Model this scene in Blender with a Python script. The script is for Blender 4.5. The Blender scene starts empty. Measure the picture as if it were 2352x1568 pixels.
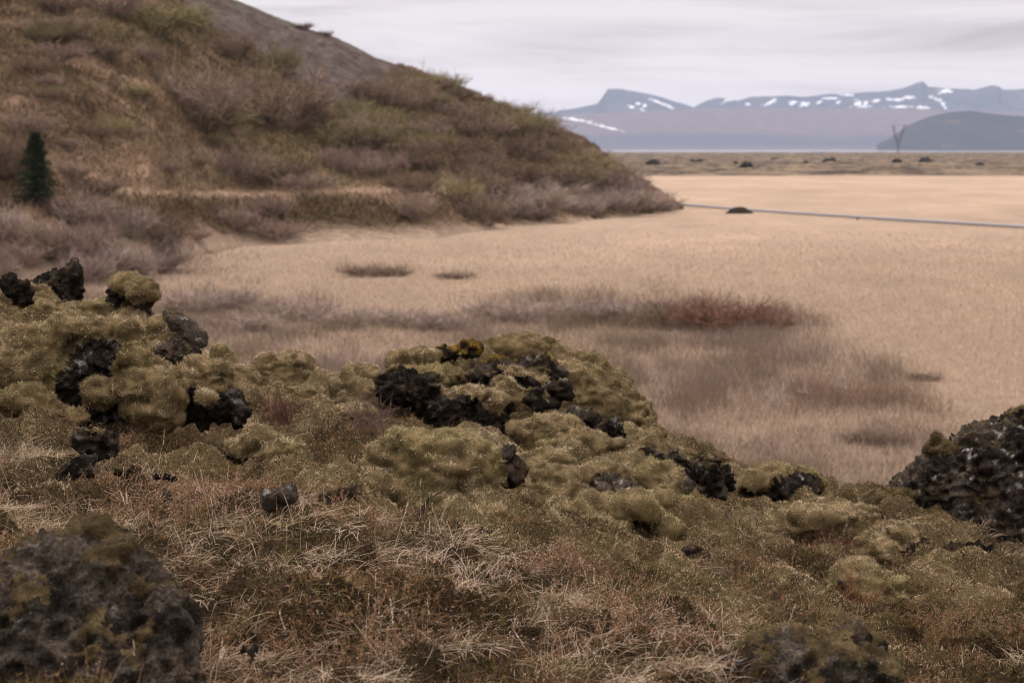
import bpy, bmesh, math
import numpy as np
from mathutils import Vector

rng = np.random.default_rng(11)
scene = bpy.context.scene
COL = scene.collection

# ------------------------------------------------------------------ camera model
W, H = 2352.0, 1568.0            # units in which the layout was measured
LENS, SENSOR = 70.0, 36.0
F = W * LENS / SENSOR
HZ = 340.0                       # horizon row
PITCH = math.atan((H / 2 - HZ) / F)
EYE = np.array([0.0, 0.0, 8.0])
FW = np.array([0, math.cos(PITCH), -math.sin(PITCH)])
UP = np.array([0, math.sin(PITCH), math.cos(PITCH)])
RT = np.array([1.0, 0, 0])

def ray(x, y):
    d = FW + (x - W / 2) / F * RT + (H / 2 - y) / F * UP
    return d / d[1]

def at(x, y, depth):
    """world point at distance `depth` (metres ahead) seen in direction x, y"""
    return EYE + ray(x, y) * depth

def plain_hit(x, y, z=0.0):
    d = ray(x, y)
    return EYE + d * ((z - EYE[2]) / d[2])

def proj(P):
    q = P - EYE
    cx, cy, cz = q @ RT, q @ UP, q @ FW
    return W / 2 + F * cx / cz, H / 2 - F * cy / cz

# ------------------------------------------------------------------ noise (numpy)
def _hash(ix, iy, iz, seed):
    h = (ix * 374761393 + iy * 668265263 + iz * 2147483647 + seed * 1274126177) & 0xFFFFFFFF
    h = ((h ^ (h >> 13)) * 1274126177) & 0xFFFFFFFF
    h = ((h ^ (h >> 16)) * 2246822519) & 0xFFFFFFFF
    return h ^ (h >> 15)

_G = np.array([[1,1,0],[-1,1,0],[1,-1,0],[-1,-1,0],[1,0,1],[-1,0,1],[1,0,-1],[-1,0,-1],
               [0,1,1],[0,-1,1],[0,1,-1],[0,-1,-1],[1,1,0],[-1,1,0],[0,-1,1],[0,-1,-1]], float)

def perlin(p, seed=0):
    p = np.asarray(p, float)
    i = np.floor(p).astype(np.int64)
    f = p - i
    u = f * f * f * (f * (f * 6 - 15) + 10)
    out = np.zeros(len(p))
    for dx in (0, 1):
        wx = u[:, 0] if dx else 1 - u[:, 0]
        for dy in (0, 1):
            wy = u[:, 1] if dy else 1 - u[:, 1]
            for dz in (0, 1):
                wz = u[:, 2] if dz else 1 - u[:, 2]
                g = _G[_hash(i[:, 0] + dx, i[:, 1] + dy, i[:, 2] + dz, seed) & 15]
                out += wx * wy * wz * (g[:, 0] * (f[:, 0] - dx) + g[:, 1] * (f[:, 1] - dy) + g[:, 2] * (f[:, 2] - dz))
    return out

def fbm(p, octaves=4, seed=0, gain=0.5):
    a, s, t = 1.0, 0.0, 0.0
    p = np.asarray(p, float)
    for k in range(octaves):
        s = s + a * perlin(p, seed + k * 17)
        t += a
        a *= gain
        p = p * 2.03 + 3.7
    return s / t * 1.4

def worley(p, seed=0):
    p = np.asarray(p, float)
    i = np.floor(p).astype(np.int64)
    best = np.full(len(p), 9.0)
    for dx in (-1, 0, 1):
        for dy in (-1, 0, 1):
            for dz in (-1, 0, 1):
                c = i + (dx, dy, dz)
                h = _hash(c[:, 0], c[:, 1], c[:, 2], seed)
                o = np.stack([(h & 1023), (h >> 10) & 1023, (h >> 20) & 1023], 1) / 1023.0
                best = np.minimum(best, ((c + o - p) ** 2).sum(1))
    return np.sqrt(best)

def sstep(a, b, x):
    t = np.clip((x - a) / (b - a), 0, 1)
    return t * t * (3 - 2 * t)

def mixc(a, b, t):
    a, b = np.asarray(a, float), np.asarray(b, float)
    t = np.asarray(t)[:, None]
    return a * (1 - t) + b * t

# ------------------------------------------------------------------ mesh helpers
def mesh_np(name, V, faces_list, col=None, smooth=True):
    """faces_list: list of (n,k) int arrays"""
    me = bpy.data.meshes.new(name)
    V = np.asarray(V, np.float32)
    me.vertices.add(len(V))
    me.vertices.foreach_set('co', V.ravel())
    loops = np.concatenate([f.ravel() for f in faces_list]).astype(np.int32)
    starts, o = [], 0
    for f in faces_list:
        n, k = f.shape
        starts.append(o + np.arange(n) * k)
        o += n * k
    starts = np.concatenate(starts).astype(np.int32)
    me.loops.add(len(loops))
    me.loops.foreach_set('vertex_index', loops)
    me.polygons.add(len(starts))
    me.polygons.foreach_set('loop_start', starts)
    me.update(calc_edges=True)
    me.polygons.foreach_set('use_smooth', np.full(len(starts), smooth, bool))
    if col is not None:
        set_col(me, col)
    return me

def set_col(me, col, name='Col'):
    a = me.color_attributes.new(name, 'FLOAT_COLOR', 'POINT')
    c = np.ones((len(me.vertices), 4), np.float32)
    c[:, :3] = col
    a.data.foreach_set('color', c.ravel())

def link(name, me, mat, parent=None):
    o = bpy.data.objects.new(name, me)
    COL.objects.link(o)
    if mat is not None:
        me.materials.append(mat)
    if parent is not None:
        o.parent = parent
        o.matrix_parent_inverse.identity()
        o.location = -np.array(parent.location)
    return o

def root(name, loc):
    o = bpy.data.objects.new(name, None)
    o.empty_display_size = 0.2
    o.location = loc
    COL.objects.link(o)
    return o

def tag(o, label=None, cat=None, group=None, kind=None):
    if label: o['label'] = label
    if cat: o['category'] = cat
    if group: o['group'] = group
    if kind: o['kind'] = kind
    return o

def grid_faces(nr, nc):
    i = np.arange(nr * nc).reshape(nr, nc)
    return np.stack([i[:-1, :-1], i[:-1, 1:], i[1:, 1:], i[1:, :-1]], -1).reshape(-1, 4)

def normals_of(V, faces_list):
    N = np.zeros_like(V)
    for f in faces_list:
        a, b, c = V[f[:, 0]], V[f[:, 1]], V[f[:, 2]]
        n = np.cross(b - a, c - a)
        if f.shape[1] == 4:
            n = n + np.cross(c - a, V[f[:, 3]] - a)
        for k in range(f.shape[1]):
            for ax in range(3):
                N[:, ax] += np.bincount(f[:, k], n[:, ax], len(V))
    return N / (np.linalg.norm(N, axis=1, keepdims=True) + 1e-12)

def scatter(V, Q, density, weight=None):
    """random points on quads Q; density per m2 (times weight per vertex). Returns P, N, face index"""
    a, b, c, d = (V[Q[:, k]] for k in range(4))
    n = np.cross(c - a, d - b)
    area = np.linalg.norm(n, axis=1) / 2
    e = area * density
    if weight is not None:
        e = e * weight[Q].mean(1)
    cnt = rng.poisson(e)
    idx = np.repeat(np.arange(len(Q)), cnt)
    u, v = rng.random((2, len(idx), 1))
    P = (a[idx] * (1 - u) + b[idx] * u) * (1 - v) + (d[idx] * (1 - u) + c[idx] * u) * v
    N = n[idx] / (np.linalg.norm(n[idx], axis=1, keepdims=True) + 1e-12)
    return P, N, idx

def unit(v):
    return v / (np.linalg.norm(v, axis=1, keepdims=True) + 1e-12)

def blades(P, D, L, Wd, c0, c1, segs=1, bend=None, face=None):
    """tapering blades from P along D; returns V, [faces], colours. bend: (n,3) offset of the tip"""
    n = len(P)
    L = np.broadcast_to(L, (n,))[:, None]
    Wd = np.broadcast_to(Wd, (n,))[:, None]
    c0 = np.broadcast_to(c0, (n, 3)); c1 = np.broadcast_to(c1, (n, 3))
    S = unit(np.cross(D, rng.normal(size=(n, 3)) if face is None else face + rng.normal(size=(n, 3)) * 0.35))
    vs, cs = [], []
    for k in range(segs):
        t = k / segs
        q = P + D * L * t
        if bend is not None: q = q + bend * t * t
        w = Wd * (1 - 0.75 * t) / 2
        vs += [q - S * w, q + S * w]
        cs += [c0 + (c1 - c0) * t] * 2
    q = P + D * L
    if bend is not None: q = q + bend
    vs.append(q); cs.append(c1)
    m = 2 * segs + 1
    V = np.stack(vs, 1).reshape(-1, 3)
    C = np.stack(cs, 1).reshape(-1, 3)
    base = (np.arange(n) * m)[:, None]
    fl = []
    if segs > 1:
        q4 = np.concatenate([base + np.array([[2*k, 2*k+1, 2*k+3, 2*k+2]]) for k in range(segs - 1)])
        fl.append(q4)
    fl.append(base + np.array([[2*segs-2, 2*segs-1, 2*segs]]))
    return V, fl, C

class Pile:
    """collects geometry pieces into one mesh"""
    def __init__(self): self.V, self.F3, self.F4, self.C, self.n = [], [], [], [], 0
    def add(self, V, fl, C):
        C = np.broadcast_to(C, V.shape)
        for f in fl:
            (self.F4 if f.shape[1] == 4 else self.F3).append(f + self.n)
        self.V.append(V); self.C.append(C); self.n += len(V)
    def mesh(self, name, smooth=True):
        fl = [np.concatenate(x) for x in (self.F4, self.F3) if x]
        return mesh_np(name, np.concatenate(self.V), fl, np.concatenate(self.C), smooth)

def tube(pts, radii, sides=6, cap=True):
    pts = np.asarray(pts, float); radii = np.broadcast_to(radii, (len(pts),))
    T = np.gradient(pts, axis=0); T = unit(T)
    ref = np.array([0, 0, 1.0]) if abs(T[0][2]) < 0.9 else np.array([1.0, 0, 0])
    A = unit(np.cross(T, ref)); B = np.cross(T, A)
    ang = np.arange(sides) / sides * 2 * math.pi
    V = (pts[:, None] + radii[:, None, None] * (np.cos(ang)[None, :, None] * A[:, None] + np.sin(ang)[None, :, None] * B[:, None])).reshape(-1, 3)
    i = np.arange(len(pts) * sides).reshape(len(pts), sides)
    j = np.roll(i, -1, 1)
    Fq = np.stack([i[:-1], j[:-1], j[1:], i[1:]], -1).reshape(-1, 4)
    return V, [Fq]

# ------------------------------------------------------------------ materials
def new_mat(name):
    m = bpy.data.materials.new(name); m.use_nodes = True
    nt = m.node_tree; nt.nodes.clear()
    return m, nt, nt.nodes, nt.links

def N_(nodes, typ, **kw):
    n = nodes.new(typ)
    for k, v in kw.items():
        if k.startswith('i_'): n.inputs[k[2:].replace('_', ' ')].default_value = v
        else: setattr(n, k, v)
    return n

def surface_mat(name, scales=((40, 0.35),), bump=(), rough=0.9, speck=None, tint=None, objcol=False, spec=0.2):
    """attribute colour x procedural noise, with bump. scales: (scale, amount); bump: (scale, distance)"""
    m, nt, nd, lk = new_mat(name)
    out = N_(nd, 'ShaderNodeOutputMaterial'); bs = N_(nd, 'ShaderNodeBsdfPrincipled')
    bs.inputs['Roughness'].default_value = rough
    bs.inputs['Specular IOR Level'].default_value = spec
    lk.new(bs.outputs[0], out.inputs[0])
    geo = N_(nd, 'ShaderNodeNewGeometry')
    if objcol:
        oi = N_(nd, 'ShaderNodeObjectInfo'); at_ = N_(nd, 'ShaderNodeAttribute', attribute_name='Col')
        mm = N_(nd, 'ShaderNodeMix', data_type='RGBA', blend_type='MULTIPLY'); mm.inputs[0].default_value = 1
        lk.new(oi.outputs['Color'], mm.inputs[6]); lk.new(at_.outputs['Color'], mm.inputs[7]); c = mm.outputs[2]
    else:
        at_ = N_(nd, 'ShaderNodeAttribute', attribute_name='Col'); c = at_.outputs['Color']
    for s, a in scales:
        nz = N_(nd, 'ShaderNodeTexNoise'); nz.inputs['Scale'].default_value = s; nz.inputs['Detail'].default_value = 5; nz.inputs['Roughness'].default_value = 0.65
        lk.new(geo.outputs['Position'], nz.inputs['Vector'])
        mr = N_(nd, 'ShaderNodeMapRange'); mr.inputs[1].default_value = 0.3; mr.inputs[2].default_value = 0.7
        mr.inputs[3].default_value = 1 - a; mr.inputs[4].default_value = 1 + a
        lk.new(nz.outputs['Fac'], mr.inputs[0])
        mx = N_(nd, 'ShaderNodeVectorMath', operation='SCALE')
        lk.new(c, mx.inputs[0]); lk.new(mr.outputs[0], mx.inputs['Scale']); c = mx.outputs[0]
    if speck:
        s, thr, colr = speck
        nz = N_(nd, 'ShaderNodeTexNoise'); nz.inputs['Scale'].default_value = s; nz.inputs['Detail'].default_value = 6; nz.inputs['Roughness'].default_value = 0.75
        lk.new(geo.outputs['Position'], nz.inputs['Vector'])
        mr = N_(nd, 'ShaderNodeMapRange'); mr.inputs[1].default_value = thr; mr.inputs[2].default_value = thr + 0.05
        lk.new(nz.outputs['Fac'], mr.inputs[0])
        mx = N_(nd, 'ShaderNodeMix', data_type='RGBA'); mx.inputs[7].default_value = (*colr, 1)
        lk.new(mr.outputs[0], mx.inputs[0]); lk.new(c, mx.inputs[6]); c = mx.outputs[2]
    lk.new(c, bs.inputs['Base Color'])
    prev = None
    for s, dist in bump:
        nz = N_(nd, 'ShaderNodeTexNoise'); nz.inputs['Scale'].default_value = s; nz.inputs['Detail'].default_value = 6; nz.inputs['Roughness'].default_value = 0.7
        lk.new(geo.outputs['Position'], nz.inputs['Vector'])
        bp = N_(nd, 'ShaderNodeBump'); bp.inputs['Distance'].default_value = dist; bp.inputs['Strength'].default_value = 1
        lk.new(nz.outputs['Fac'], bp.inputs['Height'])
        if prev: lk.new(prev, bp.inputs['Normal'])
        prev = bp.outputs[0]
    if prev: lk.new(prev, bs.inputs['Normal'])
    return m

def blade_mat(name, trans=0.25, objcol=False):
    m, nt, nd, lk = new_mat(name)
    out = N_(nd, 'ShaderNodeOutputMaterial')
    df = N_(nd, 'ShaderNodeBsdfDiffuse'); tr = N_(nd, 'ShaderNodeBsdfTranslucent'); mx = N_(nd, 'ShaderNodeMixShader')
    mx.inputs[0].default_value = trans
    at_ = N_(nd, 'ShaderNodeAttribute', attribute_name='Col'); c = at_.outputs['Color']
    if objcol:
        oi = N_(nd, 'ShaderNodeObjectInfo')
        mm = N_(nd, 'ShaderNodeMix', data_type='RGBA', blend_type='MULTIPLY'); mm.inputs[0].default_value = 1
        lk.new(oi.outputs['Color'], mm.inputs[6]); lk.new(c, mm.inputs[7]); c = mm.outputs[2]
    lk.new(c, df.inputs[0]); lk.new(c, tr.inputs[0])
    lk.new(df.outputs[0], mx.inputs[1]); lk.new(tr.outputs[0], mx.inputs[2]); lk.new(mx.outputs[0], out.inputs[0])
    return m

M_rock = surface_mat('lava_rock', ((75, 0.75), (13, 0.55)), ((14, 0.04), (55, 0.035), (200, 0.010)), 0.95, speck=(38, 0.60, (0.155, 0.137, 0.118)), spec=0.03)
M_moss = surface_mat('moss', ((120, 0.35),), ((140, 0.012),), 0.95, spec=0.05)
M_blade = blade_mat('blades')
M_twig = blade_mat('twigs', 0.1, objcol=True)
M_ground = surface_mat('turf', ((60, 0.4), (6, 0.2)), ((90, 0.015), (18, 0.03)), 0.95, spec=0.05)
M_plain = surface_mat('dry_meadow', ((0.9, 0.16), (3.5, 0.16)), ((2.2, 0.3), (6, 0.12)), 0.95, spec=0.05)
M_hill = surface_mat('hillside', ((1.6, 0.35), (0.45, 0.2)), ((1.6, 0.6), (5, 0.2)), 0.95, spec=0.05)
M_far = surface_mat('far_land', ((0.02, 0.2), (0.08, 0.2)), ((0.02, 12.0),), 0.95, spec=0.05)
M_bark = surface_mat('bark', ((30, 0.3),), ((40, 0.01),), 0.9)
M_metal = surface_mat('grey_metal', ((2, 0.1),), (), 0.5, spec=0.4)

# ------------------------------------------------------------------ world, sun, camera
SUN_EL, SUN_AZ = math.radians(64), math.radians(-62)     # azimuth measured from +Y (ahead), negative = left
wd = bpy.data.worlds.new('World'); scene.world = wd; wd.use_nodes = True
nt = wd.node_tree; nd, lk = nt.nodes, nt.links; nd.clear()
wo = N_(nd, 'ShaderNodeOutputWorld')
sky = N_(nd, 'ShaderNodeTexSky', sky_type='NISHITA'); sky.sun_disc = False
sky.sun_elevation = SUN_EL; sky.sun_rotation = SUN_AZ; sky.air_density = 1.0; sky.dust_density = 3.0
bg1 = N_(nd, 'ShaderNodeBackground'); bg1.inputs[1].default_value = 0.1
lk.new(sky.outputs[0], bg1.inputs[0])
tc = N_(nd, 'ShaderNodeTexCoord')
mp = N_(nd, 'ShaderNodeMapping'); mp.inputs['Scale'].default_value = (4.5, 4.5, 44.0); mp.inputs['Location'].default_value = (0.4, 0.2, 0.55)
mp.inputs['Rotation'].default_value = (0, math.radians(0.6), 0)
lk.new(tc.outputs['Generated'], mp.inputs['Vector'])
nz = N_(nd, 'ShaderNodeTexNoise'); nz.inputs['Scale'].default_value = 1.0; nz.inputs['Detail'].default_value = 6; nz.inputs['Roughness'].default_value = 0.55; nz.inputs['Distortion'].default_value = 0.6
lk.new(mp.outputs[0], nz.inputs['Vector'])
cr = N_(nd, 'ShaderNodeValToRGB')
e = cr.color_ramp.elements
e[0].position, e[0].color = 0.40, (0.55, 0.478, 0.505, 1)
e[1].position, e[1].color = 0.62, (0.91, 0.845, 0.855, 1)
k = e.new(0.52); k.color = (0.80, 0.73, 0.75, 1)
lk.new(nz.outputs['Fac'], cr.inputs[0])
sx = N_(nd, 'ShaderNodeSeparateXYZ'); lk.new(tc.outputs['Generated'], sx.inputs[0])
mr = N_(nd, 'ShaderNodeMapRange'); mr.inputs[1].default_value = 0.08; mr.inputs[2].default_value = 1.0; mr.inputs[3].default_value = 1.0; mr.inputs[4].default_value = 4.6
lk.new(sx.outputs[2], mr.inputs[0])
bg2 = N_(nd, 'ShaderNodeBackground'); lk.new(cr.outputs[0], bg2.inputs[0]); lk.new(mr.outputs[0], bg2.inputs[1])
ms = N_(nd, 'ShaderNodeMixShader'); ms.inputs[0].default_value = 0.9
lk.new(bg1.outputs[0], ms.inputs[1]); lk.new(bg2.outputs[0], ms.inputs[2]); lk.new(ms.outputs[0], wo.inputs[0])

sl = bpy.data.lights.new('sun', 'SUN'); sl.energy = 1.5; sl.angle = math.radians(10); sl.color = (1, 0.95, 0.88)
so = bpy.data.objects.new('sun', sl); COL.objects.link(so)
sd = Vector((math.sin(SUN_AZ) * math.cos(SUN_EL), math.cos(SUN_AZ) * math.cos(SUN_EL), math.sin(SUN_EL)))
so.rotation_euler = sd.to_track_quat('Z', 'Y').to_euler()
so.location = (0, 0, 60)

cam = bpy.data.cameras.new('camera'); co = bpy.data.objects.new('camera', cam); COL.objects.link(co)
cam.lens = LENS; cam.sensor_width = SENSOR; cam.clip_start = 0.1; cam.clip_end = 60000
co.location = EYE; co.rotation_euler = (math.pi / 2 - PITCH, 0, 0)
cam.dof.use_dof = True; cam.dof.focus_distance = 10.4; cam.dof.aperture_fstop = 4.2
scene.camera = co
scene.view_settings.view_transform = 'Standard'; scene.view_settings.look = 'None'
scene.view_settings.exposure = 0; scene.view_settings.gamma = 1
scene.cycles.use_denoising = True; scene.cycles.filter_width = 1.0
scene.cycles.max_bounces = 4; scene.cycles.diffuse_bounces = 2; scene.cycles.volume_bounces = 1
scene.cycles.transparent_max_bounces = 4

# ------------------------------------------------------------------ rocks and cushions of the foreground
def sphere_np(sub=3):
    bm = bmesh.new(); bmesh.ops.create_icosphere(bm, subdivisions=sub, radius=1)
    V = np.array([v.co for v in bm.verts]); Fc = np.array([[v.index for v in f.verts] for f in bm.faces])
    bm.free(); return V, Fc
SV, SF = sphere_np(4)

def remesh(V, Fc, voxel):
    me = mesh_np('tmp', V, [Fc])
    o = bpy.data.objects.new('tmp', me); COL.objects.link(o)
    md = o.modifiers.new('r', 'REMESH'); md.mode = 'VOXEL'; md.voxel_size = voxel
    dg = bpy.context.evaluated_depsgraph_get(); ev = o.evaluated_get(dg); m2 = ev.to_mesh()
    n = len(m2.vertices); A = np.empty(n * 3, np.float32); m2.vertices.foreach_get('co', A)
    Q = np.empty(len(m2.loops), np.int32); m2.loops.foreach_get('vertex_index', Q)
    npoly = len(m2.polygons)
    assert len(Q) == npoly * 4
    ev.to_mesh_clear(); bpy.data.objects.remove(o); bpy.data.meshes.remove(me)
    return A.reshape(-1, 3).astype(float), Q.reshape(-1, 4)

def relax(V, Q, it):
    e = np.concatenate([Q[:, [0, 1]], Q[:, [1, 2]], Q[:, [2, 3]], Q[:, [3, 0]]])
    cnt = np.bincount(e[:, 0], minlength=len(V)) + np.bincount(e[:, 1], minlength=len(V))
    for _ in range(it):
        S = np.zeros_like(V)
        for ax in range(3):
            S[:, ax] = np.bincount(e[:, 0], V[e[:, 1], ax], len(V)) + np.bincount(e[:, 1], V[e[:, 0], ax], len(V))
        V = 0.4 * V + 0.6 * S / cnt[:, None]
    return V

def ell(b):
    """blob (x, y, rx, ry, depth[, depth factor[, tilt]]) -> centre, radii, rotation matrix"""
    x, y, rx, ry, d = b[:5]
    kd = b[5] if len(b) > 5 else 0.85
    tl = math.radians(b[6]) if len(b) > 6 else 0
    k = d / F; cx, sn = math.cos(tl), math.sin(tl)
    return at(x, y, d), np.array([rx * k, kd * 0.5 * (rx + ry) * k, ry * k]), np.array([[cx, 0, -sn], [0, 1, 0], [sn, 0, cx]])

def blob_union(blobs, kinds, voxel, seed=0, blend=6, rnd=None):
    Vs, Fs, n = [], [], 0
    for b, kd in zip(blobs, kinds):
        c, r, M = ell(b)
        # broken faces: clip the lump with random planes, fewer and softer under the moss
        g = np.random.default_rng(seed * 31 + int(b[0]) + int(b[1]))
        nf, lo, ex = (15, 0.66, 1.14) if kd == 'rock' else (11, 0.58, 1.16)
        if rnd and kd == 'rock': nf, lo, ex = 9, 0.86, 1.03
        pn = unit(g.normal(size=(nf, 3))); ph = g.uniform(lo, 1.0, nf)
        sv = SV * ex
        for n_p, h_p in zip(pn, ph):
            sv = sv - np.maximum(sv @ n_p - h_p, 0)[:, None] * n_p
        Vs.append((sv * r) @ M.T + c); Fs.append(SF + n); n += len(SV)
    V, Q = remesh(np.concatenate(Vs), np.concatenate(Fs), voxel * 1.7)
    V = relax(V, Q, blend)
    return remesh(V, Q, voxel)

ROCK_DARK, ROCK_GREY, ROCK_BROWN = (0.021, 0.0168, 0.0132), (0.104, 0.085, 0.063), (0.068, 0.046, 0.028)
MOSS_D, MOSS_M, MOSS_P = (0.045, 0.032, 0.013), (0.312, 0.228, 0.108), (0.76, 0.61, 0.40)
MOSS_M = np.array(MOSS_M)
OCHRE = (0.17, 0.105, 0.018)

def add_fuzz(P, V, Q, dens, seed, pale, L=0.015, wd=0.0038, tone=1.0):
    p, n, idx = scatter(V, Q, dens)
    keep = (n * unit(EYE - p)).sum(1) > -0.45
    p, n = p[keep], n[keep]; pale = pale[Q[idx[keep], 0]]
    k = len(p)
    if not k: return
    cl = fbm(p * 19, 3, seed + 51)                     # small clumps
    big = fbm(p * 3.0, 3, seed + 52)
    D = unit(n * 0.45 + rng.normal(size=(k, 3)) * 0.6 + (0, 0, 0.1))
    Ls = L * (0.5 + rng.random(k)) * (0.75 + 0.9 * sstep(-0.5, 0.5, cl))
    tipf = np.clip(1.35 * pale * (0.18 + 0.9 * sstep(-0.15, 1.0, n[:, 2])) * (0.5 + 1.0 * sstep(-0.4, 0.5, cl)) * (0.75 + .6 * big) + rng.normal(size=k) * 0.08, 0, 1)  # hoary tips, paler facing up; the shade of the sides is put into the colour
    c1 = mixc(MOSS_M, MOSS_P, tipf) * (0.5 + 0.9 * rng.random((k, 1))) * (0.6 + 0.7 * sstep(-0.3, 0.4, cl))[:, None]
    gr = sstep(0.05, 0.5, fbm(p * 1.9, 2, seed + 53))
    c1 = c1 * (1 + gr[:, None] * np.array([-0.12, -0.02, -0.25]))
    c1 = c1 * tone
    br = rng.random(k) < 0.03
    c1[br] = (0.11, 0.05, 0.02)
    c0 = mixc(MOSS_D, c1, np.full(k, 0.3))
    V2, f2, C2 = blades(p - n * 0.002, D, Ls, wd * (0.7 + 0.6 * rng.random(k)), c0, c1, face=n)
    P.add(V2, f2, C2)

def make_outcrop(rocks, moss, parent):
    """one continuous lump of rock and moss; the moss is thick on what faces up, the rock shows where it is steep"""
    blobs, kinds, kws = [], [], []
    for grp, kd in ((rocks, 'rock'), (moss, 'moss')):
        for bl, kw in grp:
            for b in bl:
                blobs.append(b); kinds.append(kd); kws.append(kw)
                if kd == 'moss' and not kw.get('noskirt') and (not rocks or kw['seed'] in (27, 62, 67, 69, 71, 75, 77, 79, 80, 82, 84, 94)):   # the cushion spreads where it meets the turf
                    blobs.append((b[0], b[1] + b[3] * 0.75, b[2] * 1.2, b[3] * 0.9, b[4], 0.95)); kinds.append(kd); kws.append(kw)
    seed = kws[0].get('seed', 1); voxel = min(k.get('voxel', 0.016) for k in kws)
    V, Q = blob_union(blobs, kinds, voxel, seed, 5 if moss else 2, any(k.get('round') for k in kws))
    V = relax(V, Q, 2)
    N = normals_of(V, [Q])
    wob = fbm(V * 2.2, 3, seed + 1)
    dist = np.empty((len(blobs), len(V)))
    for i, b in enumerate(blobs):
        c, r, M = ell(b); q = (V - c) @ M / r
        dist[i] = (np.linalg.norm(q, axis=1) - 1) * r.min()
    kd = np.array(kinds)
    def par(kind, key, dflt):
        ids = np.where(kd == kind)[0]
        if not len(ids): return np.full(len(V), dflt)
        return np.array([kws[i].get(key, dflt) for i in ids])[np.argmin(dist[ids], 0)]
    lichen, grey, ochre, rough, mossy = (par('rock', k, d) for k, d in (('lichen', .3), ('grey', .3), ('ochre', 0.), ('rough', 1.), ('mossy', 0.)))
    pale = par('moss', 'pale', 0.35)
    rnd_ = any(k.get('round') for k in kws)
    big = fbm(V * 7, 5, seed + 41, 0.75) * 1.25 if rnd_ else fbm(V * 4.5, 4, seed + 41)
    nz_ = N[:, 2]
    if moss and rocks:
        sc = dist[kd == 'rock'].min(0) - dist[kd == 'moss'].min(0)
        mk = sc + 0.085 * big + 0.05 * np.clip(nz_, -1, 0.8) - 0.022
    elif moss:
        mk = 0.22 * (nz_ + 0.30) + 0.10 * big + 0.03
    else:
        mk = np.full(len(V), -1.0)
    mk = np.maximum(mk, np.where(mossy > 0, 0.12 * (big + 0.75 * nz_ + mossy * 1.6 - 1.22), -1))
    m = sstep(-0.012, 0.012, mk)
    # rock relief
    size = 0.5
    dr = 0.05 * fbm(V * 3.2, 3, seed + 2)
    w = worley(V * 4.6 + 0.4 * fbm(V * 7, 2, seed + 3)[:, None], seed + 5)
    dr += (0.5 - w) * 0.085
    rg = 1 - np.abs(fbm(V * 6.5 + 0.3 * fbm(V * 3, 2, seed + 10)[:, None], 4, seed + 9)) * 2.4
    dr += (rg - 0.55) * 0.052
    rp = 2.6 if any(k.get('round') for k in kws) else 1.0
    dr -= sstep(0.5, 0.12, worley(V * (12 if rp > 1 else 15), seed + 6)) * 0.030 * rp
    dr += fbm(V * 22, 4, seed + 7, 0.7) * 0.044
    # moss relief
    b_ = np.abs(fbm(V * (2.2, 2.2, 3.6), 3, seed + 13))
    dm = (b_ - 0.2) * 0.09 + fbm(V * (1.6, 1.6, 2.4), 3, seed + 12) * 0.075 + (0.5 - worley(V * (4.2, 4.2, 6.5) + 0.5 * fbm(V * 4, 2, seed)[:, None], seed + 14)) * 0.03
    dm += fbm(V * 13, 3, seed + 15) * 0.020 + (np.abs(fbm(V * (5, 5, 12), 3, seed + 17)) - 0.2) * 0.045
    dm -= 0.035 * sstep(0.13, 0.0, np.abs(fbm(V * (2.0, 2.0, 2.6), 3, seed + 19)))
    tears = sstep(0.34, 0.48, fbm(V * 6.5, 3, seed + 18)) * 0.028
    lip = 0.3 if any(k.get('round') for k in kws) else 1.0
    d = (dr * rough) * (1 - m) + ((dm + 0.022 - tears) * lip + dr * rough * (1 - lip)) * m
    V = V + N * d[:, None]
    N = normals_of(V, [Q])
    # colours
    g = sstep(-0.1, 0.5, fbm(V * 3.4, 4, seed + 21) + (grey - 0.4))
    c = mixc(ROCK_DARK, ROCK_GREY, g)
    c = mixc(c, ROCK_BROWN, sstep(0.0, 0.4, fbm(V * 6, 3, seed + 23)) * 0.7)
    l = sstep(0.34, 0.44, fbm(V * 8.5, 5, seed + 31, 0.7) + lichen * 0.35 - 0.13 + 0.08 * N[:, 2])
    c = mixc(c, (0.36, 0.335, 0.30), l * np.minimum(1, lichen * 2.2))
    c = mixc(c, OCHRE, sstep(0.05, 0.3, fbm(V * 5, 3, seed + 37) + 0.5 * N[:, 2] + ochre - 0.6) * (ochre > 0))
    c = mixc(c, MOSS_M * np.array(0.4), sstep(0.05, 0.3, big + 0.6 * N[:, 2] - 0.5) * 0.6 * (1 - l))
    fm = m[Q].mean(1) > 0.5
    lab = np.arange(len(V)); rq = Q[~fm]                 # connected bare patches: tiny ones are overgrown
    for _ in range(400):
        mn = lab[rq].min(1); new = lab.copy()
        for k_ in range(4): np.minimum.at(new, rq[:, k_], mn)
        new = new[new]
        if (new == lab).all(): break
        lab = new
    isl = lab[Q[:, 0]]
    if moss:
        cnt = np.bincount(isl[~fm], minlength=len(V))
        fm = fm | (cnt[isl] < 220)
    if rnd_: pale = pale * 0.4
    mossf = mixc(MOSS_D, MOSS_M, 0.15 + sstep(-0.4, 0.6, fbm(V * 8, 4, seed + 6)) * 0.5)
    if rnd_: mossf = mossf * 0.55
    def sub(mask, col_):
        q = Q[mask]; ids = np.unique(q); mp_ = np.zeros(len(V), int); mp_[ids] = np.arange(len(ids))
        return V[ids], mp_[q], col_[ids], pale[ids]
    if (~fm).sum() > 30:
        for u_ in np.unique(isl[~fm]):
            v, q, cc, _ = sub(~fm & (isl == u_), c)
            P = Pile(); P.add(v, [q], cc); link('rock', P.mesh('rock'), M_rock, parent)
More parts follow.
